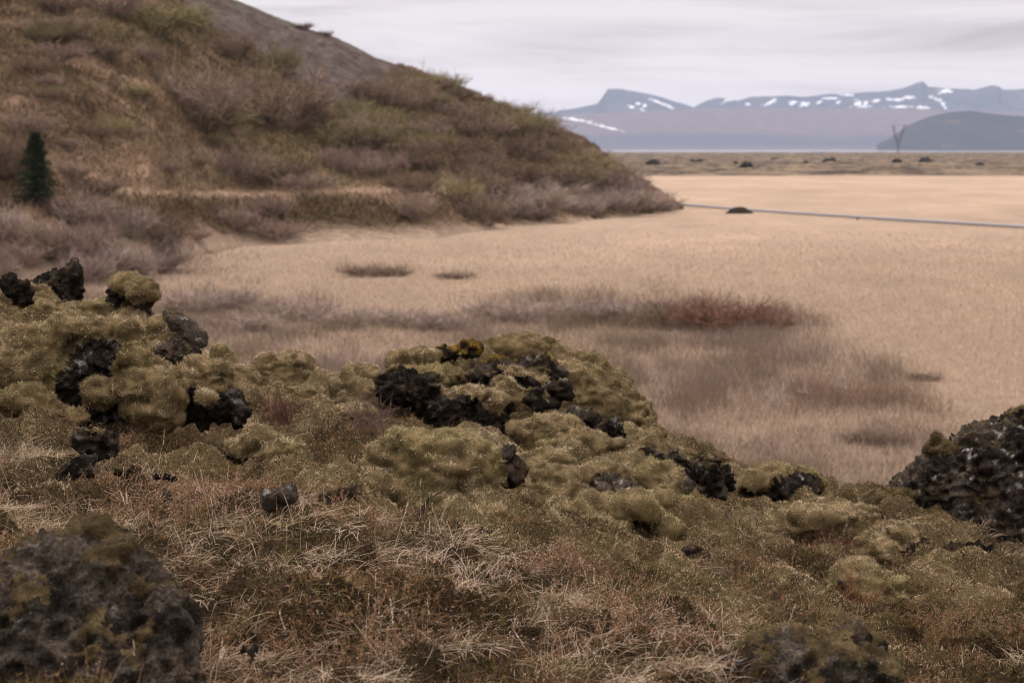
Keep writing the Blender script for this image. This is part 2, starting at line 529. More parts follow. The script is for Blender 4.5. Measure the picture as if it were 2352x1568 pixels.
    if fm.sum() > 30:
        lab = np.arange(len(V)); mq = Q[fm]
        for _ in range(400):
            mn = lab[mq].min(1); new = lab.copy()
            for k_ in range(4): np.minimum.at(new, mq[:, k_], mn)
            new = new[new]
            if (new == lab).all(): break
            lab = new
        il = lab[Q[:, 0]]; cnt = np.bincount(il[fm], minlength=len(V)); bigs = np.where(cnt > 100)[0]
        if not len(bigs): bigs = np.array([cnt.argmax()])
        il = np.where(np.isin(il, bigs), il, bigs[cnt[bigs].argmax()])
        thin = 0.62 if any(k.get('round') for k in kws) and parent.location[1] < 9 else 1.0
        for u_ in bigs:
            v, q, cc, pl_ = sub(fm & (il == u_), mossf)
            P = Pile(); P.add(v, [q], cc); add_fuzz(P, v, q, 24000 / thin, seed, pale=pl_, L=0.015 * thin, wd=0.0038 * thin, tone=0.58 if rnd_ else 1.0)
            link('moss', P.mesh('moss'), M_moss, parent)

GROUND_PTS = []     # (x, y, depth) points the turf passes through

def thing(name, label, cat, base, rocks=(), moss=(), group=None, ground=True):
    """base: (x, y, depth) foot of the thing"""
    r = root(name, at(*base))
    tag(r, label, cat, group)
    if ground: GROUND_PTS.append(base)
    make_outcrop(list(rocks), list(moss), r)
    return r

#@ROCKS
D = 12.6
thing('lava_block', 'big moss draped lava block with a dark hollow face, below the left skyline rocks', 'rock', (290, 985, 12.6),
  [([(200,815,100,62,D+.25),(150,800,45,75,D+.2),(265,800,80,45,D+.15),(150,875,42,62,D+.1),(235,935,130,50,D+.45),(300,865,50,60,D+.4)], dict(seed=3, lichen=0.65, grey=0.6, rough=1.0)),
   ([(470,930,68,52,D-.05),(535,935,38,55,D),(545,965,30,30,D)], dict(seed=5, lichen=0.35, grey=0.45))],
  [([(85,815,78,85,D),(60,860,75,80,D),(115,775,50,45,D)], dict(seed=7, pale=0.62)),
   ([(225,755,105,30,D+.12),(290,765,55,36,D+.05),(140,758,40,28,D+.1)], dict(seed=8, pale=0.7, lump=0.6)),
   ([(345,900,75,85,D-.05),(320,845,52,60,D),(385,915,55,70,D-.1)], dict(seed=9, pale=0.5)),
   ([(218,895,46,36,D-.1)], dict(seed=10, pale=0.4, lump=0.6)),
   ([(75,920,85,45,D-.2),(130,950,75,30,D-.25)], dict(seed=11, pale=0.35)),
   ([(475,870,68,34,D-.05),(525,885,38,32,D)], dict(seed=12, pale=0.75, lump=0.6)),
   ([(480,908,30,26,D-.22)], dict(seed=13, pale=0.6, lump=0.5))])

thing('lava_rock', 'small round black lava rock on the mossy skyline at the left edge', 'rock', (40, 712, 15.9),
  [([(38,662,36,32,15.9),(42,688,30,24,15.9)], dict(seed=21, lichen=0.05, grey=0.0))])
thing('lava_pinnacle', 'jagged black lava pinnacle standing up on the left skyline above the moss block', 'rock', (140, 690, 17.0),
  [([(152,652,44,38,17),(172,627,25,28,17),(182,660,19,38,17),(95,653,50,18,17.05),(126,632,20,19,17),(140,680,46,26,17)], dict(seed=22, lichen=0.25, grey=0.25, voxel=0.014))])
thing('mossy_rock', 'moss topped lava rock on the skyline between the black pinnacle and the grey slab', 'rock', (320, 745, 16.5),
  [([(318,708,42,34,16.5),(262,668,17,24,16.6),(356,686,14,22,16.6),(300,690,50,28,16.7),(330,740,45,25,16.5)], dict(seed=23, lichen=0.2, grey=0.4))],
  [([(300,662,54,24,16.5),(325,672,36,26,16.4)], dict(seed=24, pale=0.25, lump=0.6))])
thing('rock_slab', 'flat grey lava slab tilted down to the right on the edge of the left slope', 'rock', (425, 800, 16),
  [([(416,744,54,24,15.8,0.7,-32),(440,766,52,20,15.8,0.7,-30),(430,760,50,24,15.9,0.6,-30),(455,790,26,18,15.8)], dict(seed=25, lichen=0.5, grey=0.95, rough=0.3))])
thing('lava_rock', 'brown grey lava rock between the grey slab and the moss draped block', 'rock', (400, 840, 15),
  [([(392,808,50,28,14.6),(430,825,44,26,14.6)], dict(seed=26, lichen=0.3, grey=0.5))],
  [([(372,832,28,20,14.8)], dict(seed=27, pale=0.6, lump=0.5))])
thing('moss_mound', 'rounded moss mound behind the right knob of the moss draped block', 'moss mound', (510, 880, 15),
  [], [([(490,835,55,34,15.2),(540,860,55,32,15.1),(460,820,40,22,15.3)], dict(seed=28, pale=0.7))])
thing('moss_mound', 'broad pale moss mound on the crest in the gap left of the central outcrop', 'moss mound', (650, 900, 16.5),
  [], [([(645,850,80,38,16.6),(600,845,55,34,16.6),(700,880,50,36,16.5)], dict(seed=29, pale=0.7)), ([(650,905,90,28,16)], dict(seed=30, pale=0.3))])
thing('moss_mound', 'long olive moss bank under the black skyline rocks at the left edge', 'moss mound', (180, 760, 16.5),
  [], [([(60,700,75,40,16.7),(20,730,70,50,16.4),(4,690,22,22,17)], dict(seed=31, pale=0.45)),
       ([(200,720,120,30,16.7),(110,735,70,35,16.5),(280,740,60,24,16.4),(380,760,50,36,16.2)], dict(seed=32, pale=0.5)),
       ([(30,790,60,40,15.5)], dict(seed=33, pale=0.5))])

C = 15.2
thing('lava_outcrop', 'wide central lava outcrop with a dark overhanging face and moss domes on its top', 'rock', (1150, 1010, 15),
  [([(940,905,75,52,C),(905,890,50,30,C),(860,872,45,30,C+.1),(1020,940,80,50,C),(1100,955,75,48,C-.05),(1150,965,32,45,C-.05),(930,870,38,28,C)], dict(seed=41, lichen=0.22, grey=0.12, rough=1.1)),
   ([(1062,800,44,24,C+.6,0.9,28),(1085,795,18,26,C+.6),(1012,812,28,18,C+.7)], dict(seed=42, lichen=0.15, grey=0.1, ochre=0.75)),
   ([(1150,845,60,28,C+.5),(1200,870,55,30,C+.4),(1240,840,48,34,C+.5),(1120,862,50,24,C+.4)], dict(seed=43, lichen=0.3, grey=0.5, ochre=0.35)),
   ([(1330,962,58,24,C-.2),(1385,985,52,24,C-.2),(1425,995,32,18,C-.2)], dict(seed=44, lichen=0.25, grey=0.45)),
   ([(1280,900,30,34,C+.2),(1230,905,26,40,C)], dict(seed=45, lichen=0.3, grey=0.4))],
  [([(800,905,55,50,C-.1),(830,880,45,36,C-.05)], dict(seed=46, pale=0.6)),
   ([(960,828,65,20,C+.6),(925,828,52,18,C+.6),(960,812,36,14,C+.7)], dict(seed=47, pale=0.75, lump=0.6)),
   ([(1020,862,72,24,C+.35),(940,850,50,20,C+.3)], dict(seed=48, pale=0.45, lump=0.6)),
   ([(1190,805,70,34,C+1.0),(1260,815,70,38,C+1.0)], dict(seed=49, pale=0.35, lump=0.7)),
   ([(1330,865,62,52,C+1.0),(1300,850,60,45,C+1.0),(1385,900,60,55,C+1.0)], dict(seed=50, pale=0.3)),
   ([(1420,945,66,52,C+.8),(1465,985,46,44,C+.6),(1360,920,70,48,C+.6)], dict(seed=51, pale=0.4)),
   ([(1100,905,72,22,C-.05),(1140,930,34,26,C-.15)], dict(seed=52, pale=0.7, lump=0.5)),
   ([(1165,888,42,26,C+.1),(1185,915,30,34,C)], dict(seed=53, pale=0.6, lump=0.5)),
   ([(1245,905,36,26,C)], dict(seed=54, pale=0.55, lump=0.5)),
   ([(1200,860,48,16,C+.3,0.9,-20),(1245,880,30,22,C+.3)], dict(seed=55, pale=0.6, lump=0.5)),
   ([(1240,985,75,40,C-.5),(1330,1015,95,36,C-.7),(1290,1000,80,40,C-.6)], dict(seed=56, pale=0.5)),
   ([(800,945,65,18,C-.5)], dict(seed=57, pale=0.5, lump=0.5)),
   ([(1160,985,250,95,C+.55,0.5),(1330,950,180,115,C+.75,0.6),(1440,1040,110,60,C+.1,0.7),(1060,880,170,60,C+.75,0.5)], dict(seed=58, pale=0.5))])

G = 10.9
thing('moss_dome', 'large pale moss dome in the middle, in front of the dark outcrop face', 'moss mound', (1050, 1195, 10.6),
  [([(1172,1052,30,44,G+.1),(1180,1080,28,30,G+.1)], dict(seed=61, lichen=0.12, grey=0.2))],
  [([(985,1085,155,85,G),(1060,1050,95,55,G),(1095,1120,68,85,G-.05),(900,1105,105,55,G),(1010,1160,130,50,G-.15)], dict(seed=62, pale=0.72, skirt=True))])

J = 12.6
thing('moss_mound', 'double moss cushion right of the large pale dome', 'moss mound', (1280, 1150, J), [],
  [([(1265,1070,68,34,J+.3),(1230,1060,50,30,J+.4)], dict(seed=63, pale=0.6)), ([(1275,1112,62,36,J),(1310,1130,38,26,J)], dict(seed=64, pale=0.5))])
thing('moss_mound', 'low moss tongue hanging over the slope below the double cushion', 'moss mound', (1350, 1240, 11.6), [],
  [([(1340,1200,78,44,11.8),(1390,1225,34,34,11.7),(1280,1190,70,35,12)], dict(seed=65, pale=0.5))])
thing('mossy_rock', 'grey lichen spotted rock under a small moss cap on the right slope', 'rock', (1410, 1145, J+.2),
  [([(1400,1108,44,22,J+.3),(1445,1125,50,26,J+.2),(1385,1128,34,20,J+.1)], dict(seed=66, lichen=0.5, grey=0.9, mossy=0.2))],
  [([(1385,1073,52,22,J+.5),(1410,1085,30,20,J+.45)], dict(seed=67, pale=0.6, lump=0.6))])
thing('mossy_rock', 'tall leaning rock with a moss back, left of the jagged spikes', 'rock', (1545, 1165, J+.3),
  [([(1550,1125,44,36,J+.35),(1520,1140,40,22,J+.4),(1570,1105,28,30,J+.4)], dict(seed=68, lichen=0.35, grey=0.8))],
  [([(1505,1085,52,38,J+.4),(1535,1095,45,34,J+.3)], dict(seed=69, pale=0.5, lump=0.6))])
thing('lava_spikes', 'row of jagged dark lava spikes on the crest right of the central outcrop', 'rock', (1610, 1130, 14.2),
  [([(1545,1045,16,24,14.3,0.9,12),(1575,1060,32,22,14.3),(1612,1050,15,24,14.3,0.9,10),(1635,1070,30,24,14.3),(1660,1090,30,34,14.3),(1595,1085,50,36,14.3),(1490,1035,38,14,14.3),(1500,1055,34,18,14.3),(1630,1110,60,34,14.2)], dict(seed=70, lichen=0.3, grey=0.4, rough=1.1, mossy=0.1, voxel=0.014))])
thing('moss_cushion', 'smooth moss cushion below the leaning rock and above the hooded rock', 'moss mound', (1500, 1185, 12.2), [],
  [([(1490,1155,56,30,12.3),(1540,1165,40,30,12.3),(1400,1165,60,26,12.2)], dict(seed=71, pale=0.55, lump=0.7))])
thing('hooded_rock', 'dark hollow rock under a curled moss hood on the right slope', 'rock', (1470, 1245, 11.8),
  [([(1478,1205,34,42,11.85),(1455,1215,28,30,11.95)], dict(seed=72, lichen=0.3, grey=0.3))],
  [([(1440,1172,48,20,11.8),(1480,1172,36,20,11.75),(1418,1190,30,26,11.8)], dict(seed=73, pale=0.6, lump=0.5))])
thing('moss_cushion', 'small moss cushion with a grey stone tip right of the hooded rock', 'moss mound', (1545, 1240, 11.8),
  [([(1575,1235,24,12,11.7,0.9,-35)], dict(seed=74, lichen=0.4, grey=0.9))],
  [([(1535,1208,38,24,11.85),(1560,1215,22,22,11.85)], dict(seed=75, pale=0.55, lump=0.6))])
thing('mossy_rock', 'rounded moss covered rock with a knobbly face standing alone in the saddle', 'rock', (1800, 1165, 14.8),
  [([(1835,1125,66,36,14.8),(1770,1140,60,26,14.9)], dict(seed=76, lichen=0.35, grey=0.4, mossy=0.15))],
  [([(1785,1095,88,24,15),(1740,1110,50,30,15),(1855,1100,42,22,15)], dict(seed=77, pale=0.5, lump=0.7))])
thing('moss_mound', 'flat moss mound with a grey stone post at its right end, below the saddle rock', 'moss mound', (1900, 1215, 13.6),
  [([(1950,1225,20,26,13.4),(1960,1195,9,20,13.4)], dict(seed=78, lichen=0.3, grey=0.5))],
  [([(1900,1190,82,24,13.7),(1980,1185,50,22,13.9)], dict(seed=79, pale=0.6, lump=0.7))])
thing('moss_mound', 'steep moss bank running down right of the grey stone post', 'moss mound', (2010, 1290, 12.6), [],
  [([(1990,1245,46,36,12.8),(2035,1270,34,34,12.7)], dict(seed=80, pale=0.5, lump=0.7))])
thing('mossy_rock', 'lumpy moss and stone ridge in front of the lichen covered boulder', 'rock', (2090, 1310, 12.8),
  [([(2105,1265,44,26,12.9),(2125,1305,28,34,12.6),(2145,1325,18,22,12.5)], dict(seed=81, lichen=0.35, grey=0.4, mossy=0.25))],
  [([(2075,1228,58,28,13.0),(2100,1250,44,24,12.95)], dict(seed=82, pale=0.55, lump=0.7))])
thing('moss_mound', 'long pale moss mound in the lower right heather', 'moss mound', (2030, 1385, 10.8),
  [([(2070,1375,26,20,10.6)], dict(seed=83, lichen=0.3, grey=0.5))],
  [([(1995,1315,72,34,11.0),(2040,1345,52,36,10.9)], dict(seed=84, pale=0.65, lump=0.8))])
B = 14.2
thing('lichen_boulder', 'huge black lava boulder with white lichen blotches at the right edge', 'rock', (2330, 1295, 13.2),
  [([(2330,1075,190,115,B),(2200,1110,135,80,B),(2390,1200,140,120,B-.2),(2400,1010,130,75,B),(2110,1135,85,62,B),(2085,1165,60,40,B-.1),(2260,1020,80,50,B),(2320,965,40,22,B),(2480,1100,150,170,B),(2420,1250,120,70,B-.4),(2300,1180,130,50,B-.2)], dict(seed=91, lichen=0.46, grey=0.5, rough=0.8, voxel=0.017, round=True))],
  [([(2370,945,48,18,B),(2420,950,50,24,B)], dict(seed=92, pale=0.3, lump=0.5)),
   ([(2155,1022,32,28,B-.1)], dict(seed=93, pale=0.5, lump=0.5)),
   ([(2040,1145,62,26,B-.1,0.9,22),(2090,1105,40,30,B+.1)], dict(seed=94, pale=0.6, lump=0.6))])

thing('mossy_boulder', 'broad grey boulder with bright moss patches cut by the bottom edge', 'rock', (1870, 1640, 6.9),
  [([(1850,1545,190,98,7.0),(1960,1495,95,62,7.1),(1820,1500,110,55,7.1),(1760,1560,110,85,7.0),(1990,1580,110,90,7.0)], dict(seed=95, lichen=0.3, grey=0.6, rough=0.5, mossy=0.48, voxel=0.012, round=True))])
thing('pitted_boulder', 'big dark pitted boulder with moss on its lower half in the bottom left corner', 'rock', (200, 1700, 6.6),
  [([(195,1290,95,90,6.8),(210,1250,85,65,6.8),(150,1320,165,105,6.75),(240,1330,125,110,6.75),(150,1330,140,110,6.8),(110,1470,230,190,6.7),(330,1440,140,140,6.7),(250,1560,220,150,6.6),(300,1370,100,70,6.7),(30,1420,130,150,6.7)], dict(seed=96, lichen=0.2, grey=0.72, rough=0.55, mossy=0.36, voxel=0.013, round=True))])

for (x, y, rx, ry, d, lab, kw) in [
  (168,1070,42,27,10.3,'dark lump of lava in the grass below the moss draped block', dict(grey=0.1, lichen=0.1, mossy=0.2)),
  (305,1078,33,27,10.0,'dark split lava stone right of the dark lump in the grass', dict(grey=0.1, lichen=0.15)),
  (385,1092,36,13,9.9,'low flat dark stone among the heather right of the split stone', dict(grey=0.15, lichen=0.2)),
  (640,1134,30,19,9.2,'grey topped stone poking out of the grass ridge', dict(grey=0.6, lichen=0.3)),
  (775,1125,38,16,9.6,'flat mossy stone on the grass ridge left of the pale moss dome', dict(grey=0.5, lichen=0.3, mossy=0.3)),
  (572,1487,40,17,6.9,'low brown stone in the grass right of the pitted boulder', dict(grey=0.3, lichen=0.1)),
  (1595,1290,26,17,10.9,'small dark stone in the heather below the hooded rock', dict(grey=0.2, lichen=0.15)),
  (1640,1322,34,13,10.6,'flat pale grey stone below the small dark stone', dict(grey=0.8, lichen=0.4)),
  (1600,1262,22,22,11.2,'round grey stone half sunk in moss below the grey stone tip', dict(grey=0.6, lichen=0.3, mossy=0.2)),
  (1730,1335,50,14,10.6,'long dark stone lying in the heather of the right slope', dict(grey=0.1, lichen=0.15)),
  (1925,1335,22,18,10.9,'small pinkish grey stone left of the long pale moss mound', dict(grey=0.8, lichen=0.2)),
  (2120,1240,18,22,12.7,'pointed black stone in front of the lichen covered boulder', dict(grey=0.0, lichen=0.05)),
  (2215,1250,60,14,12.6,'row shaped dark stone on the grass shelf under the lichen boulder', dict(grey=0.05, lichen=0.05)),
  (1105,1225,45,14,9.9,'dark stone edge showing through moss at the foot of the pale dome', dict(grey=0.3, lichen=0.3, mossy=0.2)),
]:
    thing('stone', lab, 'stone', (x, y + ry * 0.6, d), [([(x,y+ry*.45,rx,ry*.9,d),(x+rx*.4,y+ry*.6,rx*.7,ry*.7,d),(x-rx*.45,y+ry*.65,rx*.6,ry*.6,d)], dict(seed=100 + int(x) % 97, voxel=0.011, **kw))])
thing('mossy_rock', 'crumbly moss crusted rock in front of the hollow of the moss draped block', 'rock', (225, 1040, 11.2),
  [([(215,1000,34,28,11.2),(245,1025,30,30,11.2),(200,1025,32,22,11.2)], dict(seed=99, lichen=0.3, grey=0.5, mossy=0.4))])
thing('moss_mound', 'smooth moss apron sloping down right of the knob of the moss draped block', 'moss mound', (600, 1060, 11.6), [],
  [([(590,1010,80,36,12.0),(650,1040,60,30,11.7)], dict(seed=98, pale=0.6, lump=0.6))])

#@GROUND
# ------------------------------------------------------------------ foreground turf
pts = [(0,1568,6.4),(600,1568,6.4),(1176,1568,6.6),(1700,1568,6.7),(2352,1568,7.2),(-500,1568,6.4),(2850,1568,7.4),
  (600,1350,7.5),(1176,1370,7.7),(1500,1420,7.7),(1700,1450,7.6),(2250,1480,8.6),(2352,1400,9.6),
  (0,1250,8.0),(450,1180,8.9),(700,1150,9.0),(1000,1235,8.8),(1300,1330,8.5),(-400,1200,8.5),
  (1176,1230,10.0),(1450,1300,10.4),(1750,1380,10.2),(2352,1350,11.6),(2200,1380,10.6),(2800,1350,11.8),
  (1700,1240,12.4),(2000,1160,14.5),(2000,1140,16.5),(2352,1310,12.6),(2210,1245,12.9),(2120,1205,13.4),(2700,1300,12.8),
  (60,1000,11.4),(420,1020,11.4),(700,1030,12.2),(850,1010,13),(700,940,14.2),(900,1000,12.5),(-300,950,12.5),(-300,720,17),
  (1430,1040,14.6),(1600,1180,12.6),(1700,1140,14.6),
  (220,735,17),(420,800,16),(730,895,16.6),(1250,880,16.5),(1500,1010,16),(860,900,16.2)]
allp = np.array([at(*p) for p in pts + GROUND_PTS])
far = []
for x in np.linspace(-14, 14, 8):
    for y, z in ((19.5, 4.7), (22, 3.6), (26, 1.7), (32, 0.0), (40, -0.6), (48, -0.7)):
        far.append((x, y, z - 0.02 * x))
    for y, z in ((0, 6.45), (3, 6.4)):
        far.append((x, y, z - 0.02 * x))
allp = np.concatenate([allp, np.array(far)])

def tps_fit(X, z, lam):
    n = len(X)
    r2 = ((X[:, None] - X[None]) ** 2).sum(-1)
    K = 0.5 * r2 * np.log(r2 + 1e-9) + lam * np.eye(n)
    Pm = np.c_[np.ones(n), X]
    A = np.block([[K, Pm], [Pm.T, np.zeros((3, 3))]])
    return np.linalg.solve(A, np.r_[z, 0, 0, 0])
tpw = tps_fit(allp[:, :2], allp[:, 2], 0.004)

def tps(X):
    out = np.empty(len(X))
    for s in range(0, len(X), 20000):
        x = X[s:s + 20000]
        r2 = ((x[:, None] - allp[None, :, :2]) ** 2).sum(-1)
        out[s:s + 20000] = (0.5 * r2 * np.log(r2 + 1e-9)) @ tpw[:-3] + np.c_[np.ones(len(x)), x] @ tpw[-3:]
    return out

NR, NC = 560, 560
yy = 3.0 * (44.0 / 3.0) ** np.linspace(0, 1, NR)
uu = np.linspace(-1, 1, NC)
GX = uu[None, :] * (2.2 + 0.33 * yy[:, None]); GY = np.repeat(yy[:, None], NC, 1)
XY = np.stack([GX.ravel(), GY.ravel()], 1)
Z = tps(XY)
p3 = np.c_[XY, Z]
near = 1 - sstep(19, 26, XY[:, 1])
hum = np.abs(fbm(p3 * 1.3, 3, 5)) * 0.24 + (0.45 - worley(p3 * (2.4, 2.4, 0.5) + 0.4 * fbm(p3 * 3, 2, 8)[:, None], 6)) * 0.15 + fbm(p3 * 6, 3, 7) * 0.05 + (np.abs(fbm(p3 * 4.5, 3, 9)) - .2) * 0.08
Z = Z + (hum - 0.09) * near
bump = np.zeros(len(XY)); gb = np.random.default_rng(77)
for _ in range(150):
    by = gb.uniform(9.8, 16.5); bx = gb.uniform(-0.10, 0.30) * by; br = gb.uniform(0.12, 0.40); bh = br * gb.uniform(0.25, 0.55)
    q = np.c_[(XY[:, 0] - bx) / br, (XY[:, 1] - by) / (br * gb.uniform(0.8, 1.3))]
    sel_ = (np.abs(q) < 2.5).all(1)
    r4 = (q[sel_] ** 2).sum(1)
    bump[sel_] = np.maximum(bump[sel_], bh * np.exp(-r4 ** 1.8))
for _ in range(70):
    by = gb.uniform(11.0, 17.5); bx = gb.uniform(-0.30, -0.02) * by; br = gb.uniform(0.12, 0.34); bh = br * gb.uniform(0.2, 0.45)
    q = np.c_[(XY[:, 0] - bx) / br, (XY[:, 1] - by) / br]; sel_ = (np.abs(q) < 2.5).all(1); r4 = (q[sel_] ** 2).sum(1)
    bump[sel_] = np.maximum(bump[sel_], bh * np.exp(-r4 ** 1.8))
Z = Z + (bump - 0.03 - 0.06 * sstep(0.11, 0.0, np.abs(fbm(p3 * 1.7, 3, 10)))) * near
GV = np.c_[XY, Z]; GQ = grid_faces(NR, NC)
GN = normals_of(GV, [GQ])
gx, gy = proj(GV)

# what grows where, as soft spots laid out on the turf: weights for grass, heather, moss
def spot(x, y, rx, ry, amt=1.0):
    return amt * np.exp(-(((gx - x) / rx) ** 2 + ((gy - y) / ry) ** 2))
dpt = GV[:, 1]
n1 = fbm(GV * 1.1, 4, 61); n2 = fbm(GV * 0.9, 4, 62); n3 = fbm(GV * 2.3, 3, 63)
ridge_line = np.interp(gx, [0, 350, 700, 1000, 1300, 1650, 1900, 2352], [1120, 1090, 1140, 1215, 1320, 1440, 1560, 1700])
front = sstep(-25, 25, gy - ridge_line) * sstep(11.5, 9.5, dpt)          # the near grassy ridge
heather = np.clip(0.15 * front + 0.85 * n1 + 0.08, 0, 0.8)
for s in [(1250,1305,130,45,1.0),(450,1150,260,55,0.7),(800,1430,220,80,0.6),(1500,1480,150,70,0.6),(1750,1310,200,60,0.7),(2200,1450,220,90,0.7),(1950,1250,60,40,0.8),(640,950,60,30,.8),(840,985,70,30,.8),(1500,1400,120,50,.6),(300,1200,180,50,.5),(1560,1330,160,40,.6)]:
    heather = np.maximum(heather, spot(*s))
grass = np.clip(0.35 * front + 0.8 * n2, 0, 1)
for s in [(980,1260,130,40,1.0),(750,1250,150,60,0.8),(1350,1450,180,45,0.9),(950,1540,300,60,0.9),(600,1520,120,80,0.9),(2250,1560,120,60,1.0),(1480,1560,180,80,1.0),(60,1060,90,40,0.9),(30,1200,60,60,.6),(2280,1200,80,35,0.8),(1250,1350,80,25,0.8),(480,1400,80,60,.7),(1650,1500,70,60,1.0),(1150,1480,140,50,.6)]:
    grass = np.maximum(grass, spot(*s))
grass *= 0.12 + 0.88 * np.maximum(front, np.maximum(spot(60,1060,120,60), spot(2280,1200,120,60)))
moss = np.clip((0.42 + 0.2 * sstep(13, 16, dpt)) * (1 - front) + 1.1 * n3 - 0.6 * heather, 0, 1)
for s in [(820,1160,120,30,0.8),(1330,1390,120,30,0.9),(1000,1225,200,18,.6),(200,1090,150,30,.6)]:
    moss = np.maximum(moss, spot(*s))
moss = np.clip(moss + 3.0 * bump * (1 - front), 0, 1)
heather = heather * (1 - np.clip(bump * 5, 0, 0.8) * (1 - front))
moss *= near
vis = (gx > -350) & (gx < 2700) & (gy < 1800)
gc = mixc((0.028, 0.018, 0.009), (0.115, 0.086, 0.040), moss)
gc = mixc(gc, (0.07, 0.048, 0.028), grass * 0.6)
gc = mixc(gc, (0.13, 0.085, 0.05), sstep(19, 24, dpt))
link('foreground_turf', mesh_np('foreground_turf', GV, [GQ], gc), M_ground)['kind'] = 'structure'

near_w = near * vis
def gdir(n, spread, up=0.5):
    return unit(n * 0.6 + np.array([0, 0, up]) + rng.normal(size=n.shape) * spread)

# moss carpet
P = Pile()
pp, nn, ix = scatter(GV, GQ, 19000, moss * near_w * (dpt < 20))
k = len(pp); cl = fbm(pp * 15, 3, 71); bg = fbm(pp * 2.2, 3, 72)
tip = np.clip(0.42 * (0.5 + sstep(-0.4, 0.5, cl)) * (0.6 + 0.9 * sstep(-.4, .5, bg)) + rng.normal(size=k) * 0.06, 0, 1)
c1 = mixc(MOSS_M, MOSS_P, tip) * (0.8 + 0.55 * rng.random((k, 1))) * (0.7 + 0.6 * sstep(-0.3, 0.4, cl))[:, None]
V2, f2, C2 = blades(pp, unit(nn * 0.4 + rng.normal(size=nn.shape) * 0.6), 0.014 * (0.5 + rng.random(k)), 0.0037, mixc(MOSS_D, c1, np.full(k, .3)), c1, face=nn)
P.add(V2, f2, C2)
tag(link('moss_carpet', P.mesh('moss_carpet'), M_blade), 'low olive moss carpeting the ground between the rocks', 'moss', kind='stuff')

# crowberry and heather: thin stems with small leaves, pale dry bells in places
P = Pile()
bellw = np.clip(np.maximum.reduce([spot(1250,1305,140,50), spot(450,1150,200,50,.6), spot(1560,1440,120,60,.8), spot(1000,1480,220,60,.5), spot(700,1400,120,60,.5), spot(1800,1330,160,40,.35)]), 0, 1)
pp, nn, ix = scatter(GV, GQ, 1500, (heather ** 1.2) * near_w)
k = len(pp); tone = fbm(pp * 1.7, 3, 81); t2 = rng.random(k)
stem_c = mixc((0.175, 0.090, 0.046), (0.335, 0.205, 0.122), sstep(-0.3, 0.5, tone) * 0.7 + 0.3 * t2)
ht = 0.55 + 0.45 * np.maximum(front[GQ[ix][:, 0]], bellw[GQ[ix][:, 0]])
L = (0.04 + 0.09 * rng.random(k)) * (0.8 + 0.5 * sstep(-.3, .5, tone)) * ht
Dr = gdir(nn, 0.45, 0.7)
bd = rng.normal(size=(k, 3)) * 0.02
P.add(*blades(pp, Dr, L, 0.004, stem_c * 0.5, stem_c, 2, bd))
for j in range(9):                                       # leaves up the stem
    t = 0.2 + 0.8 * rng.random(k)
    q = pp + Dr * (L * t)[:, None] + bd * (t * t)[:, None]
    d2 = unit(Dr * 0.7 + rng.normal(size=(k, 3)) * 0.8)
    green = (rng.random(k) < 0.22 + 0.5 * (tone < -0.1))
    lc = np.where(green[:, None], np.array([0.105, 0.095, 0.032]), stem_c * (0.7 + 0.8 * rng.random((k, 1))))
    P.add(*blades(q, d2, 0.010 + 0.012 * rng.random(k), 0.005, lc * 0.6, lc, face=nn))
sel = rng.random(k) < bellw[GQ[ix][:, 0]] * 0.8 + 0.04    # dry bells
q0, D0, L0 = pp[sel], Dr[sel], L[sel]
for j in range(4):
    t = 0.65 + 0.42 * rng.random(len(q0))
    q = q0 + D0 * (L0 * t)[:, None] + rng.normal(size=(len(q0), 3)) * 0.006
    bc = mixc((0.26, 0.18, 0.135), (0.50, 0.41, 0.35), rng.random(len(q0)))
    P.add(*blades(q, unit(rng.normal(size=(len(q0), 3)) + (0, 0, .6)), 0.008, 0.0055, bc, bc))
# creeping crowberry: short dark green and rusty leaves over the rest
pp, nn, ix = scatter(GV, GQ, 7500, np.clip(1.0 - 0.9 * moss - 0.2 * heather - 0.15 * grass, 0, 1) * near_w * (dpt < 19))
k = len(pp); tn = fbm(pp * 2.6, 3, 83)
lc = mixc((0.126, 0.102, 0.036), (0.24, 0.140, 0.074), sstep(-0.25, 0.35, tn + rng.normal(size=k) * 0.25))
lc = lc * (0.6 + 0.9 * rng.random((k, 1))) * (0.38 + 0.62 * sstep(-0.1, 0.2, fbm(pp * 1.6, 3, 84)))[:, None]
P.add(*blades(pp, gdir(nn, 0.7, 0.15), 0.016 + 0.024 * rng.random(k), 0.006, lc * 0.5, lc, face=nn))
tag(link('heather', P.mesh('heather'), M_blade), 'brown and reddish heather and crowberry with tiny pale dry bells over the foreground', 'heather', kind='stuff')

# dry grass in tufts
P = Pile()
tp, tn, ix = scatter(GV, GQ, 75, (grass ** 1.2) * near_w)
nb = rng.integers(18, 60, len(tp))
rep = np.repeat(np.arange(len(tp)), nb); k = len(rep)
lean = rng.normal(size=(len(tp), 3)) * 0.25 + (0.28, -0.18, 0)
p = tp[rep] + rng.normal(size=(k, 3)) * (0.055, 0.055, 0.004)
Dg = unit(np.array([0, 0, 0.8]) + lean[rep] * 1.3 + rng.normal(size=(k, 3)) * (0.55, 0.55, 0.2))
Lg = (0.04 + 0.10 * rng.random(k)) * (0.7 + 0.6 * rng.random(len(tp)))[rep]
bend = np.c_[Dg[:, :2] * (Lg * 0.5)[:, None] + rng.normal(size=(k, 2)) * 0.02, -Lg * (0.1 + 0.45 * rng.random(k))]
cg = mixc((0.42, 0.295, 0.18), (0.82, 0.66, 0.48), np.clip(rng.random(k) * 0.7 + 0.3 * rng.random(len(tp))[rep], 0, 1))
P.add(*blades(p, Dg, Lg, 0.0027, cg * 0.4, cg, 4, bend, face=np.array([[0, 0, 1.0]])))
